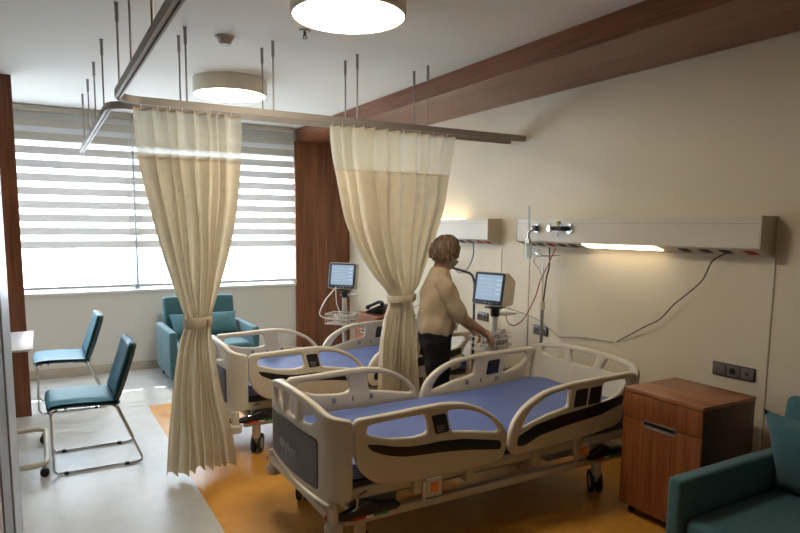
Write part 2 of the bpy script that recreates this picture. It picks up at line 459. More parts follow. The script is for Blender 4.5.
track('metal ceiling-hung curtain track bending toward the viewer, over the near bed',
      [(.43, .9, ZT), (.43, 4.13, ZT), (XW-.004, 4.13, ZT)],
      [(.43, 2.72), (.43, 3.36), (.43, 3.88), (.84, 4.13), (1.395, 4.13), (2.01, 4.13), (2.60, 4.13)], (.43, 4.13, ZT))
track('metal ceiling-hung curtain track bending toward the windows, over the far bed',
      [(.42, 7.30, ZT), (.42, 4.33, ZT), (XW, 4.33, ZT)],
      [(.42, 4.68), (.42, 5.35), (.42, 6.0), (.42, 6.69), (.84, 4.33), (1.385, 4.33), (2.01, 4.33), (2.60, 4.33)], (.42, 4.33, ZT))

# ------------------------------------------------------------------ curtains
def lerp_tab(tab, z):
    if z >= tab[0][1]: return tab[0][0]
    for (x0, z0), (x1, z1) in zip(tab, tab[1:]):
        if z >= z1:
            t = (z0-z)/(z0-z1); t2 = t
            return x0+(x1-x0)*t2
    return tab[-1][0]
def smooth_tab(tab):
    P = catmull([Vector((x, z)) for x, z in tab], 6); return [(p.x, p.y) for p in P]

def curtain(label, L, Rr, yc, ztop, zmesh, ztie, zbot, nf, amp, seed, xt):
    rnd = random.Random(seed)
    L = smooth_tab(L); Rr = smooth_tab(Rr)
    x0 = (lerp_tab(L, ztop)+lerp_tab(Rr, ztop))/2
    t = thing('privacy_curtain', label, 'curtain', (x0, yc, 0))
    N = nf*12; ph = [rnd.uniform(-.5, .5) for _ in range(nf*2+3)]; wd = [rnd.uniform(.55, 1.5) for _ in range(nf)]
    tot = sum(wd); edges = [0]
    for w in wd: edges.append(edges[-1]+w/tot)
    aw = [rnd.uniform(.45, 1.25) for _ in range(nf)]
    def yoff(u, z):
        # which fold
        k = 0
        while k < nf-1 and u > edges[k+1]: k += 1
        f = (u-edges[k])/(edges[k+1]-edges[k])
        f = f+.06*math.sin(2*PI*f+ph[k])
        g = math.cos(2*PI*f)
        dz = abs(z-ztie)
        squeeze = .55+.45*min(1, dz/.5)
        sharp = g+.18*math.cos(4*PI*f+ph[k+1]*5)
        body = .045*math.sin(PI*u)      # the bunch is round, not flat
        a = amp(z)*aw[k]*squeeze
        wob = .006*math.sin(9*z+u*9)
        return -a*sharp-body*(1.6-squeeze)*1.2+wob
    def zb(u): return zbot+.012*math.sin(u*9+seed)+.008*math.sin(u*17)
    def sheet(z1, z0, bottom, rows):
        bm = B(); V = []
        for j in range(rows+1):
            row = []
            for i in range(N+1):
                u = i/N
                zz = z1+((zb(u) if bottom else z0)-z1)*j/rows
                l = lerp_tab(L, zz); r = lerp_tab(Rr, zz)
                k = min(int(u*nf), nf-1)
                lean = .006*math.sin(7*zz+k*1.7+seed)
                row.append(bm.verts.new((l+(r-l)*u+lean*math.sin(PI*u)-x0, yoff(u, zz), zz)))
            V.append(row)
        for j in range(rows):
            for i in range(N): bm.faces.new((V[j][i], V[j][i+1], V[j+1][i+1], V[j+1][i]))
        return bm
    obj('curtain_fabric', sheet(zmesh, zbot, True, 90), CURT, t, 80)
    obj('mesh_header', sheet(ztop, zmesh, False, 16), MESHM, t, 80)
    # hem seam between mesh and cloth and the top band
    for zz, nm in ((ztop-.008, 'heading_tape'), (zmesh, 'seam')):
        bm = B(); a = []; c = []
        for i in range(N+1):
            u = i/N; l = lerp_tab(L, zz); r = lerp_tab(Rr, zz); k = min(int(u*nf), nf-1)
            lean = .006*math.sin(7*zz+k*1.7+seed)*math.sin(PI*u)
            x = l+(r-l)*u+lean-x0; y = yoff(u, zz)-.0015
            a.append(bm.verts.new((x, y, zz+.009))); c.append(bm.verts.new((x, y, zz-.006)))
        for i in range(N): bm.faces.new((a[i], a[i+1], c[i+1], c[i]))
        obj(nm, bm, TIE, t, 80)
    # tieback strap around the waist
    l = lerp_tab(L, ztie)-x0; r = lerp_tab(Rr, ztie)-x0; cx = (l+r)/2; hw = (r-l)/2+.004
    TH = .034 if seed == 3 else .024
    bm = B(); seg = 40; rings = []
    for (d, z) in ((0, -TH), (.004, -TH+.006), (.004, TH-.006), (0, TH)):
        rings.append([bm.verts.new((cx+(hw+d)*math.copysign(abs(math.cos(a))**.8, math.cos(a)), -.02+(.092+d)*math.copysign(abs(math.sin(a))**.8, math.sin(a)), ztie+z+.008*math.cos(a))) for a in [k*2*PI/seg for k in range(seg)]])
    for A, C in zip(rings, rings[1:]):
        for k in range(seg): bm.faces.new((A[k], A[(k+1) % seg], C[(k+1) % seg], C[k]))
    tb = obj('tieback', bm, TIE, t, 50)
    obj('buckle', b2(B(), (cx+hw*.42, -.120, ztie-.028), (cx+hw*.42+.012, -.108, ztie+.022), .002), mat('brown_loop', (.3, .2, .12), .6), tb)
    # gliders
    for i in range(nf):
        u = (edges[i]+edges[i+1])/2; l = lerp_tab(L, ztop); r = lerp_tab(Rr, ztop)
        bm = B(); x = l+(r-l)*u-x0
        tube(bm, [(x, yoff(u, ztop)+.0, ztop-.01), (x, .0, ztop+.012), (x, 0, ZT-.012)], .003, 6)
        obj('glider', bm, WHITE, t)
    return t

curtain('long cream curtain with sheer top tied back at the foot of the far bed',
        [(.520, 2.36), (.535, 2.05), (.607, 1.68), (.685, 1.365), (.757, 1.136), (.782, 1.037), (.735, .874), (.675, .514), (.635, .101), (.63, 0)],
        [(1.165, 2.36), (1.160, 2.05), (1.125, 1.752), (1.055, 1.421), (.975, 1.157), (.940, 1.037), (.952, .855), (1.00, .54), (1.06, .25), (1.085, .0)],
        4.13, 2.345, 2.055, 1.035, .045, 8, lambda z: .040+.004*max(0, 1-z), 3, .43)
curtain('long cream curtain with sheer top tied back behind the near bed beside the person',
        [(1.784, 2.36), (1.800, 2.19), (1.828, 2.03), (1.896, 1.73), (1.991, 1.515), (2.131, 1.292), (2.270, 1.125), (2.236, .947), (2.20, .719), (2.184, .426), (2.17, .0)],
        [(2.845, 2.36), (2.795, 2.054), (2.754, 1.821), (2.673, 1.587), (2.55, 1.239), (2.475, 1.115), (2.499, .929), (2.532, .447), (2.54, 0)],
        4.13, 2.345, 2.045, 1.115, .045, 10, lambda z: .042+.010*max(0, 1-z), 11, 1.78)

# ------------------------------------------------------------------ hospital beds
def bed(label, loc):
    t = thing('hospital_bed', label, 'hospital bed', loc, 0, 'electric hospital beds along the bed wall')
    G = CREAM
    # --- foot board, a bowed panel whose ends wrap round the corners
    HW = .480; RC = .13
    def bend(s, z, d):
        # s along the board from -.60 to .60; d thickness
        a = abs(s); sg = 1 if s >= 0 else -1
        flat = HW-RC
        bow = .028*(min(a, flat)/flat)**2
        if a <= flat:
            ang = math.atan(2*.028*a/flat/flat)
            p = Vector((bow, a)); n = Vector((-math.cos(ang), math.sin(ang)))
        else:
            a0 = math.atan(2*.028/flat); q = (a-flat)/RC; q1 = min(q, PI/2-.10); ang = a0+q1
            c = Vector((.028+RC*math.cos(a0), flat-RC*math.sin(a0)+.003))
            n = Vector((-math.cos(ang), math.sin(ang))); p = c+n*RC
            if q > q1: p += Vector((math.sin(ang), math.cos(ang)))*(q-q1)*RC
        p = p-n*.0+n*d
        return (p.x, sg*p.y, z)
    E_ = .503
    def sym(half): return [(a, b) for a, b in half]+[(-a, b) for a, b in reversed(half)]
    out = rpoly(sym([(0, .820), (.15, .814), (.28, .797), (.38, .768), (.455, .756), (E_, .748), (E_, .352), (.40, .340), (.30, .340), (.15, .345), (0, .348)]), .03)
    h1 = rpoly([(-.082, .780), (.082, .780), (.074, .664), (-.074, .664)], .022)
    h2 = rpoly([(.135, .770), (.225, .755), (.235, .682), (.125, .673)], .022)
    h2 = rpoly([(.128, .776), (.215, .764), (.318, .742), (.262, .690), (.122, .668)], .02)
    h3 = [(-a, b) for a, b in reversed(h2)]
    hL = rpoly([(.30, .738), (.36, .722), (.34, .705), (.285, .700)], .012)
    cuts = [k*.03 for k in range(-18, 19)]
    fb = obj('foot_board', plate(out, [h1, h2, h3], .036, .011, bend, cuts), G, t, 50)
    dk = rpoly([(-.325, .632), (0, .642), (.325, .632), (.325, .384), (0, .382), (-.325, .384)], .02)
    obj('grey_foot_panel', plate(dk, [], .008, .002, lambda s, z, d: bend(s, z, d+.020), cuts), DARK, t, 50)
    tx = text_bm('stryker', .086, .0008)
    for v in tx.verts: v.co = Vector(bend(-v.co.x+.02, v.co.y+.498, .0252+v.co.z))
    obj('lettering', tx, SILVERT, fb, 0)
    # --- head board
    out = rpoly([(-.48, .42), (-.485, .76), (-.46, .785), (-.40, .806), (-.26, .826), (0, .836), (.26, .826), (.40, .806), (.46, .785), (.485, .76), (.48, .42)], .04)
    ha = rpoly([(-.40, .775), (-.20, .795), (-.165, .720), (-.25, .712), (-.39, .735)], .018)
    hb = rpoly([(-.125, .800), (.125, .800), (.10, .712), (-.10, .712)], .02)
    hc = [(-a, b) for a, b in reversed(ha)]
    def hbend(s, z, d):
        a = abs(s); k = max(0, a-.36)
        return (2.085-1.9*k*k+d+.12*(z-.6), s, z)
    obj('head_board', plate(out, [ha, hb, hc], .036, .011, hbend, [k*.04 for k in range(-12, 13)]), G, t, 50)
    # --- side rails
    FO = rpoly([(.128, .60), (.130, .73), (.150, .752), (.37, .757), (.52, .764), (.66, .765), (.78, .745), (.90, .695), (.985, .630), (1.045, .560), (1.052, .47), (1.02, .402), (.93, .386), (.67, .384), (.38, .390), (.25, .415), (.18, .47), (.14, .54)], .06)
    F1 = rpoly([(.195, .668), (.20, .714), (.37, .720), (.525, .724), (.545, .622), (.46, .613), (.32, .628)], .03)
    F2 = rpoly([(.655, .724), (.74, .717), (.84, .692), (.93, .645), (1.000, .570), (.985, .556), (.83, .586), (.680, .610)], .022)
    FS = rpoly([(.190, .626), (.263, .612), (.34, .590), (.43, .574), (.52, .570), (.607, .573), (.763, .560), (1.002, .510), (1.003, .460), (.764, .498), (.608, .514), (.50, .520), (.40, .528), (.30, .552), (.22, .588)], .02)
    HO = rpoly([(1.066, .44), (1.066, .52), (1.085, .584), (1.14, .653), (1.23, .708), (1.34, .745), (1.53, .764), (1.82, .770), (2.02, .773), (2.065, .760), (2.06, .715), (2.00, .655), (1.965, .60), (1.955, .48), (1.90, .452), (1.68, .425), (1.43, .414), (1.2, .406), (1.10, .405)], .05)
    H1 = rpoly([(1.150, .548), (1.175, .60), (1.215, .645), (1.28, .686), (1.37, .716), (1.515, .730), (1.500, .622), (1.35, .600)], .022)
    H2 = rpoly([(1.776, .732), (1.985, .736), (1.99, .700), (1.93, .650), (1.86, .628), (1.766, .606)], .02)
    HS = rpoly([(1.115, .455), (1.120, .510), (1.24, .556), (1.43, .585), (1.665, .604), (1.950, .640), (1.945, .585), (1.75, .541), (1.47, .517), (1.28, .492), (1.17, .452)], .018)
    for s in (-1, 1):
        Y = s*.460
        f = lambda a, b, d, Y=Y, s=s: (a, Y+s*d, b)
        fr = obj('side_rail', plate(FO, [F1, F2], .038, .013, f), G, t, 50)
        hr = obj('side_rail', plate(HO, [H1, H2], .038, .013, f), G, t, 50)
        off = lambda a, b, d, Y=Y, s=s: (a, Y+s*(.0195+d), b)
        obj('black_grip_strip', plate(FS, [], .005, .002, off), BLACK, fr, 50)
        obj('black_grip_strip', plate(HS, [], .005, .002, off), BLACK, hr, 50)
        kp = obj('keypad', plate(rpoly([(.553, .712), (.640, .714), (.664, .616), (.580, .612)], .012), [], .006, .0015, off), NAVY, fr, 50)
        bm = B()
        for k in range(3): b2(bm, (.585+.004*k, Y+s*.0225, .650-.012*k), (.635-.003*k, Y+s*.0232, .653-.012*k))
        obj('keypad_print', bm, SILVERT, kp, 0)
        for a0, a1 in ((1.538, 1.640), (1.654, 1.752)):
            k2 = obj('keypad', plate(rpoly([(a0+.012, .718), (a1+.006, .720), (a1-.008, .618), (a0-.006, .616)], .01), [], .006, .0015, off), NAVY, hr, 50)
        obj('keypad', plate(rpoly([(1.625, .708), (1.730, .712), (1.715, .612), (1.605, .608)], .01), [], .006, .0015, lambda a, b, d, Y=Y, s=s: (a, Y-s*(.0195+d), b)), NAVY, hr, 50)
        for rail, xs, z in ((fr, (.43, .56, .69), .572), (hr, (1.44, 1.56, 1.70), .570)):
            for k, x in enumerate(xs):
                w = .014 if k != 1 else .006
                obj('rail_clip', b2(B(), (x-w, Y-s*.024, z-.012), (x+w, Y-s*.018, z+.022), .003), GREY, rail)
        # swing arms that carry the rails
        for x, rail in ((.50, fr), (.83, fr), (1.30, hr), (1.62, hr)):
            obj('rail_arm', box(box(B(), (x, s*.432, .385), (.05, .03, .16), None, .006), (x, s*.410, .315), (.045, .06, .04), None, .006), CREAMM, rail)
    # --- mattress with gently raised head end
    bm = B(); nx = 40; ny = 14; x0, x1 = .075, 2.045; hw = .415
    prof = []
    top = []; bot = []
    def zt(x): return .540+.045*max(0, (x-1.25)/.8)**1.6
    for i in range(nx+1):
        x = x0+(x1-x0)*i/nx; rx = min(1, min(i, nx-i)/1.5)
        rt = []; rb = []
        for j in range(ny+1):
            y = -hw+2*hw*j/ny; ry = min(1, min(j, ny-j)/1.2)
            e = (1-rx)*.022+(1-ry)*.022
            rt.append(bm.verts.new((x, y, zt(x)-e+.004*math.sin(x*11)*math.sin(j*.9)))); rb.append(bm.verts.new((x, y, .425+e*.5)))
        top.append(rt); bot.append(rb)
    for i in range(nx):
        for j in range(ny):
            bm.faces.new((top[i][j], top[i+1][j], top[i+1][j+1], top[i][j+1])); bm.faces.new((bot[i][j], bot[i][j+1], bot[i+1][j+1], bot[i+1][j]))
    for i in range(nx):
        bm.faces.new((top[i][0], bot[i][0], bot[i+1][0], top[i+1][0])); bm.faces.new((top[i][ny], top[i+1][ny], bot[i+1][ny], bot[i][ny]))
    for j in range(ny):
        bm.faces.new((top[0][j], top[0][j+1], bot[0][j+1], bot[0][j])); bm.faces.new((top[nx][j], bot[nx][j], bot[nx][j+1], top[nx][j+1]))
    obj('mattress', bm, BLUE, t, 50)
    # --- sleeping deck and upper frame
    bm = B()
    for a, b in ((.09, .62), (.64, .95), (.97, 1.18), (1.20, 2.05)): b2(bm, (a, -.41, .392), (b, .41, .424), .006)
    obj('deck', bm, BLACK, t)
    bm = B()
    for s in (-1, 1): b2(bm, (.10, s*.40-.018, .335), (2.06, s*.40+.018, .388), .004)
    for x in (.12, .60, 1.15, 1.65, 2.04): b2(bm, (x-.02, -.39, .340), (x+.02, .39, .380), .004)
    obj('upper_frame', bm, CREAMM, t)
    # --- lower frame
    bm = B()
    for s in (-1, 1): b2(bm, (.10, s*.425-.02, .222), (2.02, s*.425+.02, .262), .005)
    for x in (.20, 1.95): b2(bm, (x-.025, -.41, .222), (x+.025, .41, .262), .005)
    obj('base_frame', bm, CREAMM, t)
    obj('foot_crossbar', b2(B(), (.008, -.42, .266), (.066, .42, .306), .010), CREAM, t)
    bm = B(); b2(bm, (.50, -.10, .268), (.95, -.02, .33), .01); cyl(bm, (.95, -.06, .30), (1.35, -.06, .33), .018); b2(bm, (1.1, .05, .268), (1.6, .16, .335), .01)
    cyl(bm, (.35, -.33, .300), (1.85, -.33, .300), .014); cyl(bm, (.45, .33, .300), (1.85, .33, .300), .014)
    b2(bm, (.15, -.37, .268), (.42, -.22, .315), .008); b2(bm, (1.45, -.36, .265), (1.80, -.20, .320), .008)
    obj('lift_motors', bm, GREY, t)
    for x in (.62, 1.62):
        bm = B()
        for s in (-1, 1): box(bm, (x-.12, s*.30, .30), (.42, .03, .035), (0, R(-14), 0), .005)
        obj('lift_arm', bm, CREAMM, t)
    for s in (-1, 1):
        for x in (.60, 1.665):
            q = obj('release_bracket', box(box(B(), (x, s*.440, .318), (.095, .012, .100), None, .006), (x-.06, s*.440, .305), (.018, .014, .10), None, .004), WHITE if x < 1 else CREAM, t)
            obj('orange_tag', box(B(), (x, s*.4475, .322), (.046, .004, .052), None, .0015), ORANGE, q)
    for s in (-1, 1):
        # wire hook for bags below the foot rail
        obj('bag_hook', tube(B(), fillet([(.21, s*.44, .378), (.150, s*.470, .378), (.145, s*.470, .312), (.12, s*.470, .308)], .012), .0045, 8), CHROME, t)
        # bumper posts at the four corners
        for x in (.038, 2.10):
            if x > 1: continue
            p = obj('bumper_post', cyl(cyl(B(), (x, s*.435, .245), (x, s*.435, .335), .026, seg=20), (x, s*.435, .332), (x, s*.435, .341), .018, seg=20), CREAM, t)
            obj('bumper_roller', cyl(cyl(B(), (x, s*.435, .195), (x, s*.435, .240), .042, .045, seg=28), (x, s*.435, .24), (x, s*.435, .250), .045, .036, seg=28), CREAM, p)
            obj('post_mark', cyl(cyl(B(), (x-.0405, s*.435, .292), (x-.036, s*.435, .292), .010, seg=16), (x-.0415, s*.435, .292), (x-.036, s*.435, .292), .006, seg=16), RED, p)
    # --- castors, pedals
    for x in (.20, 1.84):
        for s in (-1, 1):
            y = s*.390; st = Vector((x, y, 0)); MR = Matrix.Translation(st) @ Matrix.Rotation(R(58), 4, 'Z')
            def pt(bm): bmesh.ops.transform(bm, matrix=MR, verts=bm.verts[:]); return bm
            c = obj('castor', pt(cyl(box(box(B(), (0, 0, .165), (.055, .056, .12), None, .016, 3), (.022, 0, .125), (.075, .024, .10), None, .010, 3), (0, 0, .20), (0, 0, .225), .022)), CREAM, t)
            bm = B()
            for k in (-1, 1): cyl(bm, (.024, k*.024-.009, .070), (.024, k*.024+.009, .070), .070, seg=36)
            obj('wheel', pt(bm), RUBBER, c)
            bm = B()
            for k in (-1, 1): cyl(bm, (.024, k*.034-.001, .070), (.024, k*.034+.001, .070), .042, seg=24)
            obj('hub', pt(bm), mat('castor_hub', (.45, .43, .38), .5), c)
    for x in (.23, 1.86):
        for s in (-1, 1):
            bm = plate(rpoly([(-.17, -.018), (-.175, .006), (-.10, .022), (-.035, .050), (.0, .052), (.03, .026), (.15, .018), (.168, 0), (.15, -.022), (.02, -.026), (-.08, -.034)], .02), [], .055, .014,
                       lambda a, b, d, x=x, s=s: (x+a, s*(.435)+d, .278+b))
            p = obj('brake_pedal', bm, BLACK, t, 50)
            obj('red_band', b2(B(), (x-.10, s*.435-0.0285*1-.0, .250), (x-.035, s*.435+0.0285, .264), .001), RED, p)
            obj('white_band', b2(B(), (x-.033, s*.435-0.0285, .250), (x+.010, s*.435+0.0285, .264), .001), WHITE, p)
            obj('green_band', b2(B(), (x+.012, s*.435-0.0285, .252), (x+.09, s*.435+0.0285, .264), .001), GREEN, p)
    return t
bed1 = bed('near hospital bed with blue mattress, grey foot panel and cream side rails', (1.1, 3.035, 0))
bed2 = copy_tree(bed1); bed2.location = (1.1, 4.738, 0)
bed2['label'] = 'far hospital bed with blue mattress, next to the windows behind the curtains'

# ------------------------------------------------------------------ bedside cabinets
def cabinet(label, loc):
    t = thing('bedside_cabinet', label, 'cabinet', loc, 0, None)
    D, W, H = .455, .50, .745
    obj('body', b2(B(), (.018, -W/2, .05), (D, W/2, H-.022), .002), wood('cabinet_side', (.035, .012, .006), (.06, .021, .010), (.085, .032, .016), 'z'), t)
    obj('top', b2(B(), (-.002, -W/2-.003, H-.022), (D+.002, W/2+.003, H), .003), WOOD_T, t)
    d = obj('drawer', b2(B(), (0, -W/2+.002, .580), (.018, W/2-.002, H-.026), .0015), WOOD_C, t)
    dr = obj('door', b2(B(), (0, -W/2+.002, .055), (.018, W/2-.002, .575), .0015), WOOD_C, t)
    bm = B()
    b2(bm, (-.006, -.105, .545), (.002, .105, .550), .001); b2(bm, (-.006, -.105, .580), (.002, .105, .585), .001)
    b2(bm, (-.006, -.105, .545), (.002, -.100, .585), .001); b2(bm, (-.006, .100, .545), (.002, .105, .585), .001)
    b2(bm, (-.002, -.10, .55), (.0005, .10, .58))
    h = obj('handle', bm, STEEL, dr, 0)
    obj('handle_recess', b2(B(), (-.004, -.098, .562), (-.0015, .098, .579)), BLACK, h, 0)
    for x in (.06, .40):
        for y in (-.20, .20):
            c = obj('castor', box(B(), (x, y, .046), (.03, .03, .012), None, .003), GREY, t)
            obj('wheel', cyl(B(), (x, y-.012, .022), (x, y+.012, .022), .022, seg=20), RUBBER, c)
    return t
cab1 = cabinet('tall walnut bedside cabinet with steel handle beside the near bed and armchair', (2.885, 2.165, 0))
cab2 = copy_tree(cab1); cab2.location = (2.885, 5.74, 0)
cab2['label'] = 'walnut bedside cabinet beyond the far bed with a black phone on it'

# desk phone on the far cabinet
t = thing('desk_phone', 'black desk phone on the far walnut cabinet', 'telephone', (3.06, 5.80, .747), R(-60))
bm = plate(rpoly([(-.10, 0), (-.10, .018), (.055, .085), (.085, .095), (.10, .08), (.10, 0)], .01), [], .18, .006, lambda a, b, d: (a, d, b))
ph = obj('base', bm, BLACK, t, 50)
bm = B()
for i in range(4):
    for j in range(3): box(bm, (-.065+.026*i, -.005+.024*j, .040+.0112*i), (.016, .017, .006), (0, R(-23), 0), .002)
obj('keys', bm, GREY, ph)
obj('display', box(B(), (.055, .03, .094), (.035, .09, .003), (0, R(-20), 0)), mat('phone_display', (.1, .12, .11), .2), ph)
bm = tube(B(), fillet([(-.10, -.060, .060), (-.06, -.060, .075), (.06, -.060, .125), (.10, -.060, .118)], .03), .017, 12)
sph(bm, (-.085, -.06, .050), .026, (1, 1, .7)); sph(bm, (.09, -.06, .108), .026, (1, 1, .7))
obj('handset', bm, BLACK, t)
tag(obj('phone_cable', tube(B(), [(3.17, 5.74, .765), (3.28, 5.66, .752), (3.42, 5.52, .85), (3.54, 5.35, .95), (3.56, 5.30, .96)], .0035, 6, 8), GREY), 'thin grey cable from the black phone to the wall', 'cable')

# ------------------------------------------------------------------ armchairs
def armchair(label, loc, rz, W=.92):
    """faces local -x; origin at floor, centre of front edge"""
    t = thing('armchair', label, 'armchair', loc, rz, 'teal visitor armchairs')
    D = .84; a = .072
    for s in (-1, 1):
        y = s*(W/2-a/2)
        obj('arm', cushion(B(), (D/2, y, .335), (D, a, .48), .016, .003, n=3), TEAL, t, 60)
    obj('base', cushion(B(), (D/2+.01, 0, .19), (D-.05, W-2*a-.004, .18), .012, .002, n=3), TEAL, t, 60)
    obj('seat', cushion(B(), (.37, 0, .335), (.70, W-2*a-.008, .15), .035, .012), TEAL, t, 60)
    obj('backrest', cushion(B(), (.775, 0, .555), (.14, W-2*a-.008, .60), .03, .008, (0, R(7), 0)), TEAL, t, 60)
    for x in (.06, D-.06):
        for s in (-1, 1): obj('foot', cyl(B(), (x, s*(W/2-.06), 0), (x, s*(W/2-.06), .102), .018, .022), BLACK, t)
    return t
ac1 = armchair('teal armchair cut by the right edge, beside the near walnut cabinet', (2.33, 1.235, 0), 0)
ac2 = copy_tree(ac1); ac2.location = (1.54, 6.50, 0); ac2.rotation_euler = (0, 0, R(90))
ac2['label'] = 'teal armchair under the window, behind the left curtain and the far bed'
def pillow(label, loc, rot, s):
    bm = B(); n = 14; V = [[], []]
    for f in (0, 1):
        for i in range(n+1):
            row = []
            for j in range(n+1):
                u = i/n*2-1; v = j/n*2-1
                pin = 1-.07*(1-abs(u)**2)*abs(v)**4-.07*(1-abs(v)**2)*abs(u)**4
                th = (max(0, 1-u**2)*max(0, 1-v**2))**.42
                row.append(bm.verts.new((u*s[0]/2*(1-.06*(1-u*u)*0)*pin, v*s[1]/2*pin, (1 if f else -1)*(th*s[2]/2+.002))))
            V[f].append(row)
    for f in (0, 1):
        for i in range(n):
            for j in range(n): bm.faces.new((V[f][i][j], V[f][i+1][j], V[f][i+1][j+1], V[f][i][j+1]))
    bmesh.ops.remove_doubles(bm, verts=bm.verts[:], dist=.0045)
    o = obj('cushion', bm, TEAL, None, 80, loc, rot)
    return tag(o, label, 'cushion', 'teal cushions on the armchairs')
pillow('teal cushion leaning on the back of the armchair at the right edge', (2.925, 1.385, .625), (0, R(70), R(-6)), (.42, .44, .12))
pillow('teal cushion lying on the armchair under the window', (1.555, 7.06, .560), (R(50), 0, 0), (.74, .30, .13))

# ------------------------------------------------------------------ visitor chairs (face -x)
def chair(label, loc, rz=0):
    t = thing('visitor_chair', label, 'chair', loc, rz, 'teal sled base chairs')
    # origin: floor, under the front near corner of the seat; the chair spans y 0..0.50
    W = .50
    c0 = W/2
    # moulded shell and pad follow one side profile
    seatp = [(.000, .452), (.020, .468), (.10, .474), (.25, .468), (.400, .458)]
    backp = [(.415, .462), (.440, .545), (.472, .64), (.505, .74), (.532, .835)]
    def slab(prof, th, w0, w1, y_in=0, curve=0.0, nrm_up=True, bulge=.0):
        bm = B(); P = catmull([Vector((x, 0, z)) for x, z in prof], 6); n = len(P); ny = 12; rows = []
        for i, p in enumerate(P):
            a = P[max(0, i-1)]; b = P[min(n-1, i+1)]; d = (b-a).normalized(); nn = Vector((-d.z, 0, d.x))
            w = (w0+(w1-w0)*i/(n-1))/2
            endr = min(1, min(i, n-1-i)/2.0)
            ring = []
            for j in range(ny+1):
                v = j/ny*2-1
                edge = (max(0, 1-abs(v)**6))**.35*(.35+.65*endr**.5)
                cv = curve*(v*v)
                yy = v*w*(1-.06*(1-endr))
                ring.append((p+nn*(th/2*edge+cv+bulge*(1-v*v)*endr)+Vector((0, c0+yy, 0)), p+nn*(-th/2*edge+cv)+Vector((0, c0+yy, 0))))
            rows.append(([bm.verts.new(q[0]) for q in ring], [bm.verts.new(q[1]) for q in ring]))
        for (A, A2), (C, C2) in zip(rows, rows[1:]):
            for j in range(ny):
                bm.faces.new((A[j], C[j], C[j+1], A[j+1])); bm.faces.new((A2[j], A2[j+1], C2[j+1], C2[j]))
            bm.faces.new((A[0], A2[0], C2[0], C[0])); bm.faces.new((A[ny], C[ny], C2[ny], A2[ny]))
        for A, A2 in (rows[0], rows[-1]):
            for j in range(ny): bm.faces.new((A[j], A[j+1], A2[j+1], A2[j]))
        return bm
    st = obj('seat', slab(seatp, .036, .46, .46, bulge=.006), TEALC, t, 60)
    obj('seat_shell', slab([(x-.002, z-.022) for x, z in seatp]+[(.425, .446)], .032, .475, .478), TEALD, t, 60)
    obj('backrest', slab(backp, .034, .45, .43, curve=.030, bulge=.004), TEALC, t, 60)
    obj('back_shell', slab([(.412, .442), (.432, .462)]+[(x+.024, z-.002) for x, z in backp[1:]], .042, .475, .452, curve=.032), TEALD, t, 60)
    for y in (.012, W-.012):
        pts = fillet([(.05, y+(.03 if y < .2 else -.03), .430), (.012, y, .425), (.012, y, .010), (.565, y, .010), (.400, y+(.03 if y < .2 else -.03), .428), (.30, y+(.04 if y < .2 else -.04), .432)], .045, 8)
        lg = obj('sled_leg', tube(B(), pts, .0085, 10), CHROME, t)
        for x in (.085, .455): obj('glide', box(B(), (x, y, .010), (.030, .024, .020), None, .004), RUBBER, lg)
    obj('crossbar', cyl(B(), (.10, .04, .430), (.10, W-.04, .430), .008), CHROME, t)
    return t
ch1 = chair('nearer of the two teal chairs with chrome sled legs at left', (-.005, 4.55, 0))
ch2 = copy_tree(ch1); ch2.location = (-.085, 6.13, 0)
ch2['label'] = 'farther teal chair with chrome sled legs, by the window wall'

# ------------------------------------------------------------------ overbed table at the left edge
t = thing('overbed_table', 'white overbed table on a wheeled frame, at the left edge by the chairs', 'table', (-.20, 5.0, 0))
obj('tabletop', b2(B(), (-.27, -.05, .775), (.125, .80, .795), .008), mat('white_laminate', (.80, .78, .82), .35), t)
obj('column', b2(B(), (-.12, -.03, .09), (-.08, .03, .775), .004), STEEL, t)
obj('base_frame', tube(B(), fillet([(-.10, .42, .085), (.172, .42, .085), (.172, -.42, .085), (-.10, -.42, .085)], .09, 8), .018, 10), CREAM, t)
obj('cross_member', b2(B(), (-.125, -.42, .07), (-.075, .42, .10), .004), CREAM, t)
for x, y in ((.155, .33), (.155, -.40), (-.09, .42), (-.09, -.42)):
    c = obj('castor', cyl(B(), (x, y, .05), (x, y, .075), .012), GREY, t)
    bm = B()
    for k in (-1, 1): cyl(bm, (x, y+k*.014-.007, .027), (x, y+k*.014+.007, .027), .027, seg=20)
    obj('wheel', bm, RUBBER, c)

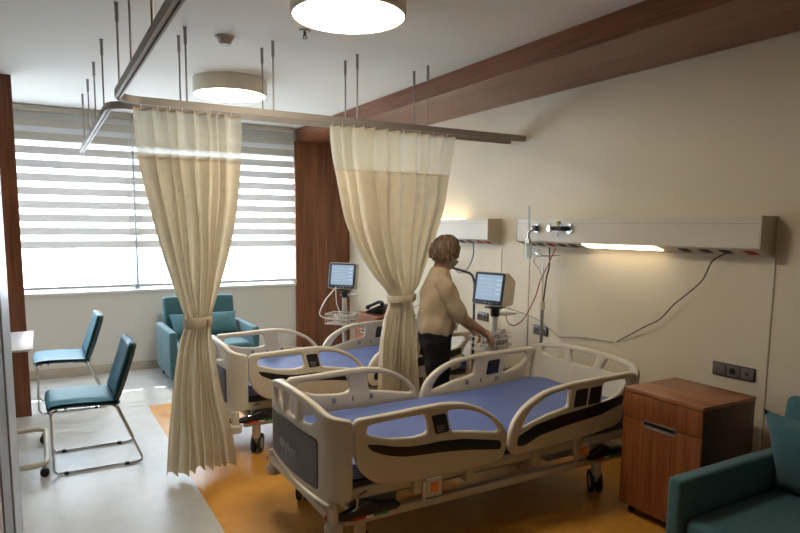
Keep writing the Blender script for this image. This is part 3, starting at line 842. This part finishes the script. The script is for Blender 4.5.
# ------------------------------------------------------------------ bedhead service units
WARML = emit('lit_bedhead_strip', (1.0, .80, .52), 7)
UNIT = mat('bedhead_unit_cream', (.63, .57, .46), .4, var=.01)
def unit(label, y0, y1, lamp, socks, lit, uplight=None):
    t = thing('bedhead_unit', label, 'bedhead unit', (XW, y0, 1.50), 0, None)
    L = y1-y0; D = .147
    prof = [(0, .222), (-D, .222), (-D, .043), (0, -.004)]
    bm = B(); A = [bm.verts.new((x, .004, z)) for x, z in prof]; C = [bm.verts.new((x, L-.004, z)) for x, z in prof]
    for k in range(4): bm.faces.new((A[k], A[(k+1) % 4], C[(k+1) % 4], C[k]))
    bm.faces.new(A[::-1]); bm.faces.new(C)
    bmesh.ops.bevel(bm, geom=bm.edges[:], offset=.003, segments=2, affect='EDGES')
    obj('body', bm, UNIT, t, 30)
    for y in (0, L):
        bm = B(); s = .004
        A = [bm.verts.new((x*1.02, y-s, z+(.003 if z > .1 else -.003))) for x, z in prof]; C = [bm.verts.new((x*1.02, y+s, z+(.003 if z > .1 else -.003))) for x, z in prof]
        for k in range(4): bm.faces.new((A[k], A[(k+1) % 4], C[(k+1) % 4], C[k]))
        bm.faces.new(A[::-1]); bm.faces.new(C)
        obj('end_cap', bm, mat('unit_end_cap', (.50, .44, .33), .5), t, 0)
    obj('groove', b2(B(), (-D-.0015, .01, .180), (-D+.001, L-.01, .1825)), mat('unit_groove', (.35, .31, .25), .6), t, 0)
    # sloping underside frame
    ax = Vector((D, 0, -.047)).normalized(); ang = math.atan2(.047, D)
    def on(u, yy, h=0):  # u: 0 front .. 1 wall
        return (-D+D*u-.30*h, yy, .043-.047*u-.95*h)
    if lamp:
        obj('reading_light', box(B(), on(.42, (lamp[0]+lamp[1])/2-y0, .003), (.085, lamp[1]-lamp[0], .006), (0, ang, 0), .001), lit, t, 0)
    for y, c in socks:
        s = obj('socket', box(B(), on(.5, y-y0, .003), (.062, .062, .006), (0, ang, 0), .002), {'w': WHITE, 'k': BLACK, 'r': RED}[c], t)
        obj('socket_insert', cyl(B(), on(.5, y-y0, .003), on(.5, y-y0, .009), .021, seg=20), BLACK if c != 'r' else mat('dark_red', (.25, .02, .02), .4), s)
    return t
unit('long cream service unit on the wall above the near bed with lit lamp strip', 2.0, 4.03, (2.69, 3.33),
     [(2.51, 'k'), (2.37, 'k'), (2.24, 'k'), (2.09, 'r'), (3.93, 'r'), (3.82, 'k'), (3.70, 'r'), (3.58, 'k'), (3.46, 'k')], WARML)
unit('cream service unit on the wall above the far bed, partly behind the curtain', 4.415, 6.45, None,
     [(4.50, 'r'), (4.63, 'r'), (4.77, 'k'), (4.90, 'k'), (5.05, 'k'), (6.0, 'k'), (6.15, 'k')], WARML)
tag(obj('uplight_strip', b2(B(), (XW-.11, 4.9, 1.7235), (XW-.04, 5.85, 1.735), .002), WARML), 'lit warm lamp strip on top of the far bedhead unit', 'lamp')

# oxygen flowmeter and vacuum regulator plugged in the near unit's face
XF = XW-.147
t = thing('oxygen_flowmeter', 'clear oxygen flowmeter and humidifier bottle plugged into the near bedhead unit', 'flowmeter', (XF, 3.775, 1.645))
obj('gas_outlet', cyl(B(), (0, 0, 0), (-.012, 0, 0), .034, seg=28), STEEL, t)
obj('control_knob', cyl(B(), (-.012, 0, 0), (-.05, 0, 0), .022, seg=20), BLACK, t)
obj('connector', cyl(cyl(B(), (-.045, 0, 0), (-.06, .035, -.03), .010), (-.06, .035, -.035), (-.06, .035, -.115), .012), CHROME, t)
obj('flow_tube', cyl(B(), (-.06, .040, -.02), (-.06, .040, .175), .009, .007), CLEARP, t)
obj('bottle_cap', cyl(B(), (-.06, .035, -.115), (-.06, .035, -.085), .033, .026, seg=24), CHROME, t)
obj('humidifier_bottle', cyl(B(), (-.06, .035, -.235), (-.06, .035, -.115), .030, .032, seg=24), CLEARP, t)
t = thing('vacuum_regulator', 'vacuum regulator with yellow knob on the near bedhead unit, right of the flowmeter', 'regulator', (XF, 3.43, 1.645))
obj('gas_outlet', cyl(B(), (0, 0, 0), (-.014, 0, 0), .040, seg=28), STEEL, t)
obj('regulator_body', cyl(cyl(B(), (-.014, 0, 0), (-.05, .02, 0), .018), (-.05, .02, 0), (-.06, .15, 0), .016), BLACK, t)
obj('gauge', cyl(B(), (-.060, .14, 0), (-.078, .145, 0), .026, seg=24), CHROME, t)
obj('yellow_knob', cyl(cyl(B(), (-.05, .07, .015), (-.05, .07, .035), .008), (-.05, .07, .032), (-.05, .07, .056), .018), mat('yellow_knob_plastic', (.55, .45, .12), .4), t)
obj('hose_tail', cyl(B(), (-.05, .07, -.015), (-.05, .07, -.06), .006), CHROME, t)

# hanging breathing hose set below the unit and its pole
t = thing('drip_pole', 'slim grey pole at the head of the near bed carrying tubing', 'pole', (3.455, 3.735, 0))
obj('pole', cyl(B(), (0, 0, .0), (0, 0, 1.02), .014, seg=16), mat('pole_grey', (.30, .30, .29), .4, .6), t)
obj('clamp', cyl(B(), (0, 0, 1.0), (0, 0, 1.06), .024, seg=18), CREAM, t)
obj('upper_rod', cyl(B(), (0, 0, 1.06), (0, 0, 1.43), .004, seg=10), CHROME, t)
obj('hook_bar', tube(B(), [(0, -.17, 1.443), (0, -.06, 1.43), (0, .04, 1.43), (0, .10, 1.447)], .007, 8, 4), CHROME, t)
obj('foot_plate', cyl(B(), (0, 0, 0), (0, 0, .02), .07, seg=24), GREY, t)
bm = B(); 
for k in range(3): 
    pts = [(0, .08+.035*math.cos(a), 1.44+.028*math.sin(a)+.004*k) for a in [q*2*PI/14 for q in range(14)]]
    tube(bm, [(x-.01*k, y-.03*k, z) for x, y, z in pts], .004, 6, 0, True)
tube(bm, [(-.01, .08, 1.40), (-.02, .07, 1.37), (-.01, .02, 1.32), (-.012, -.03, 1.25)], .005, 6, 5)
tag(obj('clear_tubing', bm, CLEARP, None, 60, (3.44, 3.735, 0)), 'coil of clear tubing hooked on the slim pole below the service unit', 'tubing')
tag(obj('red_cable', tube(B(), [(3.45, 3.60, 1.495), (3.44, 3.67, 1.36), (3.43, 3.74, 1.23), (3.42, 3.78, 1.10), (3.38, 3.86, .92), (3.33, 3.92, .855), (3.28, 3.95, .89), (3.25, 3.93, .98)], .0045, 6, 8), mat('red_cord', (.42, .09, .08), .5)),
    'thin red cable looping from the service unit to the near monitor', 'cable')
tag(obj('black_hose', tube(B(), [(3.47, 3.69, 1.495), (3.475, 3.69, 1.36), (3.475, 3.72, 1.25), (3.478, 3.74, 1.12), (3.478, 3.755, 1.04)], .006, 6, 8), BLACK), 'dark hose dropping from the service unit along the slim pole', 'hose')
tag(obj('white_cable', tube(B(), [(3.27, 3.97, 1.0), (3.46, 3.97, .94), (3.53, 3.87, .895), (3.55, 3.71, .824), (3.55, 3.62, .79), (3.55, 3.42, .82), (3.55, 3.21, .83), (3.53, 3.08, .838)], .0045, 6, 8), mat('grey_beige_cord', (.45, .40, .33), .5)),
    'pale cable running along the wall behind the near bed head', 'cable')
tag(obj('black_cable', tube(B(), [(3.49, 2.235, 1.51), (3.50, 2.33, 1.455), (3.50, 2.385, 1.34), (3.51, 2.50, 1.235), (3.515, 2.585, 1.165), (3.52, 2.69, 1.055), (3.52, 2.81, .985), (3.555, 3.06, .842)], .004, 6, 8), BLACK),
    'black power cable hanging slantwise from the unit to the near bed head', 'cable')

# wall sockets
def wall_socket(label, y0, y1, z, n, loc_h=.082, blank=0):
    t = thing('wall_socket', label, 'wall socket', (XW, (y0+y1)/2, z), 0, None)
    W = (y1-y0); obj('frame', b2(B(), (-.010, -W/2, -loc_h/2), (0, W/2, loc_h/2), .003), SOCK, t)
    for k in range(n):
        yy = W/2-(k+.5)*W/n
        s = obj('insert', b2(B(), (-.013, yy-W/n*.42, -loc_h*.40), (-.009, yy+W/n*.42, loc_h*.40), .002), mat('socket_insert_brown', (.16, .135, .12), .25), t)
        if k >= blank:
            bm = B(); cyl(bm, (-.0142, yy, 0), (-.012, yy, 0), .020 if k < 2 else .012, seg=24); obj('opening', bm, BLACK, s)
    return t
wall_socket('dark triple wall socket above the near walnut cabinet', 2.055, 2.32, .805, 3, .082, 1)
wall_socket('dark double wall socket low on the wall behind the slim pole', 3.775, 3.945, .805, 2)
wall_socket('dark double wall socket left of the near monitor stand', 4.56, 4.725, .822, 2)

# bent grey pole by the wall behind the person, cable from the far unit
t = thing('bent_pole', 'slim dark pole with bent top arm between person and near monitor', 'pole', (3.03, 4.07, 0))
obj('tube', tube(B(), fillet([(0, 0, .02), (.0, 0, 1.215), (-.03, 0, 1.278), (-.26, 0, 1.345)], .05, 8), .010, 10), mat('pole_dark', (.12, .12, .13), .4, .6), t)
obj('base_plate', cyl(B(), (0, 0, 0), (0, 0, .025), .05, seg=28), GREY, t)
tag(obj('grey_cable', tube(B(), [(3.50, 4.735, 1.505), (3.50, 4.73, 1.39), (3.50, 4.81, 1.267), (3.50, 4.94, 1.211), (3.50, 5.06, 1.27), (3.50, 5.10, 1.40), (3.50, 5.10, 1.505)], .006, 6, 8), GREY), 'grey cable hanging in a loop below the far bedhead unit', 'cable')

# ------------------------------------------------------------------ patient monitors on wheeled stands
SCREEN = emit('monitor_screen_glow', (.40, .55, .72), .85, .03)
def monitor(label, loc, rz, boxdepth, post_h):
    """screen looks along local -y"""
    t = thing('patient_monitor', label, 'monitor', loc, rz, 'patient monitors on wheeled stands')
    tilt = R(-10)
    w, h = .30, .26; d = boxdepth
    zc = post_h+.165
    M = Matrix.Translation((0, 0, zc)) @ Matrix.Rotation(tilt, 4, 'X')
    def pt(bm): bmesh.ops.transform(bm, matrix=M, verts=bm.verts[:]); return bm
    # tapering housing
    bm = B(); f = rpoly([(-w/2, -h/2), (w/2, -h/2), (w/2, h/2), (-w/2, h/2)], .025, 5)
    k = rpoly([(-w*.40, -h*.42), (w*.40, -h*.42), (w*.40, h*.36), (-w*.40, h*.36)], .025, 5)
    A = [bm.verts.new((p.x, -d/2, p.y)) for p in f]; A1 = [bm.verts.new((p.x, -d/2+.05, p.y)) for p in f]; C = [bm.verts.new((p.x, d/2, p.y)) for p in k]
    n = len(A)
    for P, Q in ((A, A1), (A1, C)):
        for i in range(n): bm.faces.new((P[i], P[(i+1) % n], Q[(i+1) % n], Q[i]))
    bm.faces.new(A); bm.faces.new(C[::-1])
    hs = obj('housing', pt(bm), mat('monitor_cream', (.62, .58, .48), .4), t, 40)
    bz = obj('bezel', pt(plate(rpoly([(-w/2+.006, -h/2+.006), (w/2-.006, -h/2+.006), (w/2-.006, h/2-.006), (-w/2+.006, h/2-.006)], .02), [rpoly([(-w/2+.028, -h/2+.040), (w/2-.028, -h/2+.040), (w/2-.028, h/2-.024), (-w/2+.028, h/2-.024)], .004)], .008, .002, lambda a, b, q: (a, -d/2-.004+q, b))), mat('dark_blue_bezel', (.035, .05, .085), .3), t, 40)
    sc = obj('screen', pt(b2(B(), (-w/2+.026, -d/2-.004, -h/2+.038), (w/2-.026, -d/2-.001, h/2-.022))), SCREEN, t, 0)
    bm = B()
    for i in range(5): b2(bm, (-w/2+.036, -d/2-.0050, h/2-.060-.030*i), (w/2-.11+.01*(i % 2), -d/2-.0042, h/2-.058-.030*i))
    for i in range(4): b2(bm, (w/2-.080, -d/2-.0050, h/2-.066-.036*i), (w/2-.040, -d/2-.0042, h/2-.056-.036*i))
    obj('screen_traces', pt(bm), emit('trace_glow', (.62, .74, .82), .95, .03) if 'trace_glow' not in MATS else MATS['trace_glow'], sc, 0)
    bm = B()
    for i in range(4): box(bm, (-.05+.035*i+.04, -d/2-.009, -h/2+.020), (.02, .004, .010), None, .001)
    obj('buttons', pt(bm), GREY, bz)
    obj('tilt_mount', box(cyl(B(), (0, 0, post_h-.045), (0, 0, post_h+.03), .035, seg=20), (0, 0, post_h+.025), (.12, .12, .012), None, .003), BLACK, t)
    obj('pole', cyl(B(), (0, 0, .07), (0, 0, post_h-.03), .024, seg=20), mat('stand_pole', (.50, .49, .47), .35, .5), t)
    obj('side_tray', box(B(), (.0, .12, post_h-.035), (.14, .16, .012), None, .004), WHITE, t)
    # wire basket
    bm = B(); bw, bd, bh, zb = .26, .20, .10, post_h-.30
    for z in (zb, zb+bh/2, zb+bh): tube(bm, [(-bw/2, -bd/2-.06, z), (bw/2, -bd/2-.06, z), (bw/2, bd/2-.06, z), (-bw/2, bd/2-.06, z)], .0035, 6, 0, True)
    for i in range(9):
        x = -bw/2+bw*i/8; tube(bm, [(x, -bd/2-.06, zb+bh), (x, -bd/2-.06, zb), (x, bd/2-.06, zb), (x, bd/2-.06, zb+bh)], .002, 5)
    for i in range(6):
        y = -bd/2-.06+bd*i/5; tube(bm, [(-bw/2, y, zb+bh), (-bw/2, y, zb), (bw/2, y, zb), (bw/2, y, zb+bh)], .002, 5)
    obj('basket', bm, WHITE, t)
    for k in range(5):
        a = k*2*PI/5+.3
        c = Vector((math.cos(a), math.sin(a), 0))
        l = obj('base_leg', tube(B(), [c*.02+Vector((0, 0, .085)), c*.12+Vector((0, 0, .078)), c*.20+Vector((0, 0, .066))], .016, 8), CREAM, t)
        q = c*.19
        obj('castor', cyl(B(), q+Vector((-.012, 0, .026)), q+Vector((.012, 0, .026)), .026, seg=18), RUBBER, l)
    return t
m1 = monitor('bedside monitor on a stand nearer the viewer, beside the standing person', (3.08, 3.86, 0), R(-76), .17, 1.00)
m2 = monitor('patient monitor on a stand beyond the far bed, in front of the timber panel', (2.62, 5.68, 0), R(-52), .09, .99)
def cable_bundle(loc, label, seed, n=16, sz=(.13, .09, .08)):
    rnd = random.Random(seed); bm = B()
    for k in range(n):
        p = [Vector((rnd.uniform(-sz[0], sz[0]), rnd.uniform(-sz[1], sz[1]), rnd.uniform(-sz[2], sz[2]))) for _ in range(6)]
        tube(bm, p, rnd.choice([.003, .004, .0045]), 5, 5)
    return tag(obj('cable_bundle', bm, mat('white_cables', (.50, .48, .46), .5, var=.75, nscale=26), None, 60, loc), label, 'cables', kind='stuff')
cable_bundle((3.035, 3.79, .775), 'tangle of pale monitor cables under the hands of the person', 5, 22, (.12, .08, .085))
cable_bundle((2.62, 5.61, .745), 'tangle of pale cables in the basket of the far monitor', 9, 16, (.11, .08, .05))
MI = (Matrix.Translation((2.62, 5.68, 0)) @ Matrix.Rotation(R(-52), 4, 'Z')).inverted()
for pts, rr in (([(2.50, 5.61, 1.06), (2.43, 5.60, .99), (2.37, 5.60, .92), (2.32, 5.60, .80), (2.41, 5.58, .755), (2.52, 5.58, .75)], .006), ([(2.49, 5.60, 1.04), (2.50, 5.60, .90), (2.53, 5.58, .80)], .004)):
    obj('cord', tube(B(), [MI @ Vector(p) for p in pts], rr, 6, 8), WHITE, m2)

# ------------------------------------------------------------------ person
def loft(bm, rings, seg=24, cap=.6):
    """closed tapering body through (point, radius) or (point, (rx, ry)) stations; elliptical stations lie level"""
    P = [Vector(q[0]) for q in rings]; V = []
    flat = isinstance(rings[0][1], tuple)
    n = len(P); up = None
    st = []
    for i, p in enumerate(P):
        d = (P[min(i+1, n-1)]-P[max(i-1, 0)]).normalized()
        if flat: x, y = Vector((1, 0, 0)), Vector((0, 1, 0)); rx, ry = rings[i][1]
        else:
            if up is None: up = Vector((0, 0, 1)) if abs(d.z) < .9 else Vector((1, 0, 0))
            x = d.cross(up).normalized(); y = x.cross(d).normalized(); up = y; rx = ry = rings[i][1]
        st.append((p, d, x, y, rx, ry))
    def ring(p, x, y, rx, ry): return [bm.verts.new(p+x*rx*math.cos(k*2*PI/seg)+y*ry*math.sin(k*2*PI/seg)) for k in range(seg)]
    p, d, x, y, rx, ry = st[0]
    for a in (.35, .75): V.append(ring(p-d*min(rx, ry)*cap*math.cos(a*PI/2), x, y, rx*math.sin(a*PI/2), ry*math.sin(a*PI/2)))
    for i, (p, d, x, y, rx, ry) in enumerate(st):
        V.append(ring(p, x, y, rx, ry))
        if i < n-1:
            q = st[i+1]
            for t in (.25, .5, .75):
                e = t*t*(3-2*t)
                V.append(ring(p.lerp(q[0], t), x.lerp(q[2], t).normalized(), y.lerp(q[3], t).normalized(), rx+(q[4]-rx)*e, ry+(q[5]-ry)*e))
    p, d, x, y, rx, ry = st[-1]
    for a in (.75, .35): V.append(ring(p+d*min(rx, ry)*cap*math.cos(a*PI/2), x, y, rx*math.sin(a*PI/2), ry*math.sin(a*PI/2)))
    for A, C in zip(V, V[1:]):
        for k in range(seg): bm.faces.new((A[k], A[(k+1) % seg], C[(k+1) % seg], C[k]))
    bm.faces.new(V[0][::-1]); bm.faces.new(V[-1])
    return bm

def remesh(bm, voxel, smooth=3):
    bmesh.ops.recalc_face_normals(bm, faces=bm.faces[:])
    me = bpy.data.meshes.new('r'); bm.to_mesh(me); bm.free()
    o = bpy.data.objects.new('r', me); COL.objects.link(o)
    m = o.modifiers.new('rm', 'REMESH'); m.mode = 'VOXEL'; m.voxel_size = voxel
    if smooth: q = o.modifiers.new('sm', 'SMOOTH'); q.iterations = smooth; q.factor = .5
    dg = bpy.context.evaluated_depsgraph_get(); out = bpy.data.meshes.new_from_object(o.evaluated_get(dg))
    b = B(); b.from_mesh(out); bpy.data.objects.remove(o); bpy.data.meshes.remove(me); bpy.data.meshes.remove(out)
    return b
def merge(dst, src):
    me = bpy.data.meshes.new('m'); src.to_mesh(me); src.free(); dst.from_mesh(me); bpy.data.meshes.remove(me); return dst

PX, PY = 2.505, 3.80
person = thing('person', 'person with short brown hair, beige blouse and black trousers, bending over cables', 'person', (PX, PY, 0), R(-25))
# local frame: +x is the way the person faces
def V3(x, y, z): return Vector((x, y, z))
shR = V3(.005, -.160, 1.275); elR = V3(.140, -.150, 1.010); wrR = V3(.337, .020, .885)
shL = V3(.005, .160, 1.275); elL = V3(.10, .205, 1.03); wrL = V3(.285, .235, .880)
hipR = V3(-.02, -.09, .84); knR = V3(.0, -.095, .48); anR = V3(-.03, -.10, .09); toR = V3(.12, -.11, .035)
hipL = V3(-.02, .09, .84); knL = V3(.02, .09, .48); anL = V3(0, .09, .09); toL = V3(.15, .10, .035)
body = B()
loft(body, [(V3(-.02, 0, .80), (.09, .135)), (V3(-.02, 0, .90), (.09, .135)), (V3(-.02, 0, 1.03), (.085, .12)), (V3(-.01, 0, 1.17), (.105, .15)), (V3(0, 0, 1.28), (.08, .13)), (V3(.015, 0, 1.33), (.055, .07))])
loft(body, [(V3(.00, 0, 1.29), .064), (V3(.015, 0, 1.35), .057), (V3(.045, -.005, 1.42), .057)])
for sh, el, wr in ((shR, elR, wrR), (shL, elL, wrL)):
    loft(body, [(sh*.86+V3(0, 0, .170), .048), (sh.lerp(el, .25), .052), (sh.lerp(el, .7), .043), (el, .041), (el.lerp(wr, .3), .041), (el.lerp(wr, .75), .031), (wr, .026)])
for hp, kn, an, to in ((hipR, knR, anR, toR), (hipL, knL, anL, toL)):
    loft(body, [(hp, .085), (hp.lerp(kn, .5), .073), (kn, .055), (kn.lerp(an, .35), .055), (an, .037)])
    loft(body, [(an+V3(-.03, 0, -.03), .038), (an.lerp(to, .5), .038), (to, .030)])
# head: egg with brow, nose, chin, ears; tilted down and turned toward the hands
hb = B(); bmesh.ops.create_uvsphere(hb, u_segments=40, v_segments=28, radius=1)
for v in hb.verts:
    x, y, z = v.co
    X = x*.098; Y = y*.076; Z = z*.118
    if z < -.1:  # jaw narrows
        k = (-.1-z)/.9; Y *= 1-.38*k; X = X*(1-.30*k)+.022*k
    if x > .6 and abs(y) < .55: X -= .008*(abs(z-.06) < .12)*(abs(abs(y)-.38) < .16)     # eye sockets
    n = math.exp(-((y/.13)**2))*math.exp(-(((z+.16)/.20)**2)) if x > 0 else 0
    X += .024*n
    l = math.exp(-((y/.28)**2))*math.exp(-(((z+.50)/.07)**2)) if x > 0 else 0
    X += .005*l
    v.co = (X, Y, Z)
for s in (-1, 1):
    sph(hb, (.004, s*.077, -.012), .022, (.75, .35, 1.35), 12)
MH = Matrix.Translation((.040, -.004, 1.462)) @ Matrix.Rotation(R(6), 4, 'Z') @ Matrix.Rotation(R(30), 4, 'Y')
bmesh.ops.transform(hb, matrix=MH, verts=hb.verts[:])
merge(body, hb)
# hands: palm and five fingers curling over the cables
def hand(bm, wr, fwd, side, up):
    fwd = fwd.normalized(); up = up-fwd*up.dot(fwd); up.normalize(); lat = fwd.cross(up)*side
    loft(bm, [(wr-fwd*.01, .026), (wr+fwd*.03, .030), (wr+fwd*.055, .028)], 16)
    for off in (.026, .009, -.009, -.026): loft(bm, [(wr+fwd*.02+lat*off*.6, .014), (wr+fwd*.088+lat*off, .0125)], 12)
    for k, (off, ln) in enumerate(((.029, .070), (.010, .078), (-.010, .072), (-.029, .056))):
        b = wr+fwd*.080+lat*off
        d1 = (fwd*.9-up*.35+lat*off*4).normalized(); d2 = (fwd*.55-up*.85).normalized(); d3 = (fwd*.1-up).normalized()
        p1 = b+d1*ln*.45; p2 = p1+d2*ln*.33; p3 = p2+d3*ln*.28
        loft(bm, [(b-fwd*.015, .0098), (p1, .0092), (p2, .0082), (p3, .0070)], 12, 1)
    b = wr+fwd*.030+lat*.028; d1 = (fwd*.6+lat*.65-up*.35).normalized(); d2 = (fwd*.75+lat*.1-up*.6).normalized()
    loft(bm, [(b-d1*.01, .013), (b+d1*.038, .0108), (b+d1*.038+d2*.034, .0085)], 12, 1)
hand(body, wrR, V3(.12, .05, -.10), 1, V3(0, 0, 1))
hand(body, wrL, V3(.11, -.02, -.09), -1, V3(0, 0, 1))
body = remesh(body, .0045, 3)
obj('body', body, SKIN, person, 180)
# blouse: loose body, sleeves to the elbow
bl = B()
loft(bl, [(V3(-.012, 0, .885), (.128, .168)), (V3(-.014, 0, .93), (.137, .174)), (V3(-.02, 0, 1.05), (.124, .158)), (V3(-.015, 0, 1.17), (.118, .160)), (V3(0, 0, 1.265), (.098, .148)), (V3(.004, 0, 1.318), (.076, .108)), (V3(.010, 0, 1.350), (.064, .070))], 40, .25)
for sh, el, wr in ((shR, elR, wrR), (shL, elL, wrL)):
    loft(bl, [(sh*.80+V3(0, 0, .252), .066), (sh.lerp(el, .2), .066), (sh.lerp(el, .6), .062), (sh.lerp(el, .92), .060), (el.lerp(wr, .10), .054)], 24, .2)
bl = remesh(bl, .008, 5)
bl.normal_update()
for v in bl.verts:
    c = v.co
    w = .0028*math.sin(c.z*34+c.y*26+2*math.sin(c.x*17))+.0018*math.sin(c.x*56-c.z*30+c.y*41)
    if c.z < 1.05: w *= 1.6
    v.co += v.normal*w
obj('blouse', bl, SHIRT, person, 180)
tr = B()
loft(tr, [(V3(-.02, 0, .79), (.118, .182)), (V3(-.02, 0, .86), (.124, .180)), (V3(-.02, 0, .95), (.112, .152))], 40, .3)
for hp, kn, an in ((hipR, knR, anR), (hipL, knL, anL)):
    loft(tr, [(hp+V3(0, 0, .0), .100), (hp.lerp(kn, .5), .092), (kn, .076), (kn.lerp(an, .5), .072), (an+V3(0, 0, .0), .068)], 24, .1)
tr = remesh(tr, .009, 3)
tr.normal_update()
for v in tr.verts: v.co += v.normal*.003*math.sin(v.co.z*45+v.co.y*20)
obj('trousers', tr, TROU, person, 180)
for a, b in ((anR, toR), (anL, toL)):
    s = B(); loft(s, [(a+V3(-.035, 0, -.045), .042), (a+V3(.03, 0, -.04), .045), (b+V3(-.02, 0, .008), .042), (b+V3(.03, 0, 0), .033)])
    s = remesh(s, .008, 2)
    for v in s.verts: v.co.z = max(v.co.z, .001)
    obj('shoe', s, BLACK, person, 180)
# short layered hair: cap hugging the skull with lumpy strands
hh = B(); bmesh.ops.create_uvsphere(hh, u_segments=72, v_segments=48, radius=1)
rm = []
for v in hh.verts:
    x, y, z = v.co
    a = math.atan2(y, x)
    strand = .004*math.sin(a*13+z*7+2*math.sin(z*4))+.0035*math.sin(a*29-z*11)+.003*math.sin(z*17+a*7)
    low = -.62+.80*max(0, x)
    if z < low-.12: rm.append(v)
    v.co = Vector((x*(.107)-.006+strand*x, y*(.087)+strand*y, z*.126+.008+strand*z))
bmesh.ops.delete(hh, geom=rm, context='VERTS')
bmesh.ops.transform(hh, matrix=MH, verts=hh.verts[:])
ho = obj('hair', hh, HAIR, person, 180)
md = ho.modifiers.new('thick', 'SOLIDIFY'); md.thickness = .012; md.offset = -1
mk = B(); bmesh.ops.create_uvsphere(mk, u_segments=36, v_segments=24, radius=1)
rm = [v for v in mk.verts if v.co.x < .05 or v.co.z > .05 or v.co.z < -.93]
for v in mk.verts:
    x, y, z = v.co; k = max(0, (-.1-z)/.9)
    v.co = Vector((x*.104*(1-.22*k)+.022*k+.018*math.exp(-((y/.3)**2)), y*.080*(1-.30*k), z*.122))
bmesh.ops.delete(mk, geom=rm, context='VERTS'); bmesh.ops.transform(mk, matrix=MH, verts=mk.verts[:])
mo = obj('face_mask', mk, MASKM, person, 180); md = mo.modifiers.new('thick', 'SOLIDIFY'); md.thickness = .002

# ------------------------------------------------------------------ light: daylight, sun, lamps
W = bpy.data.worlds.new('World'); S.world = W; W.use_nodes = True
bg = W.node_tree.nodes['Background']; bg.inputs['Color'].default_value = (.82, .91, 1.0, 1); bg.inputs['Strength'].default_value = 15
sun = bpy.data.lights.new('sun', 'SUN'); sun.energy = 25; sun.angle = R(.6); sun.color = (1, .97, .92)
so = bpy.data.objects.new('sun', sun); COL.objects.link(so)
sd = Vector((-.05, -1.0, -1.045))
so.rotation_euler = sd.to_track_quat('-Z', 'Y').to_euler()
pl = bpy.data.lights.new('portal', 'AREA'); pl.shape = 'RECTANGLE'; pl.size = WX1-WX0; pl.size_y = WZ1-WZ0; pl.cycles.is_portal = True
po = bpy.data.objects.new('window_portal', pl); COL.objects.link(po); po.location = ((WX0+WX1)/2, YW+.24, (WZ0+WZ1)/2); po.rotation_euler = (R(-90), 0, 0)

# ------------------------------------------------------------------ camera
cam = bpy.data.cameras.new('camera'); co = bpy.data.objects.new('camera', cam); COL.objects.link(co)
yaw, pit, rol = .523777433, -.116233545, .00753244586
f = Vector((math.sin(yaw)*math.cos(pit), math.cos(yaw)*math.cos(pit), math.sin(pit)))
r0 = Vector((math.cos(yaw), -math.sin(yaw), 0)); u0 = r0.cross(f)
r = r0*math.cos(rol)+u0*math.sin(rol); u = -r0*math.sin(rol)+u0*math.cos(rol)
M = Matrix((r, u, -f)).transposed().to_4x4(); M.translation = (0, 0, 1.65)
co.matrix_world = M
cam.sensor_width = 36; cam.lens = 626.08/800*36; cam.shift_x = -1.5/800; cam.shift_y = 33.28/800; cam.clip_start = .02
S.camera = co
S.view_settings.view_transform = 'Standard'; S.view_settings.look = 'None'; S.view_settings.gamma = 1
S.view_settings.use_curve_mapping = False; S.view_settings.exposure = -.2
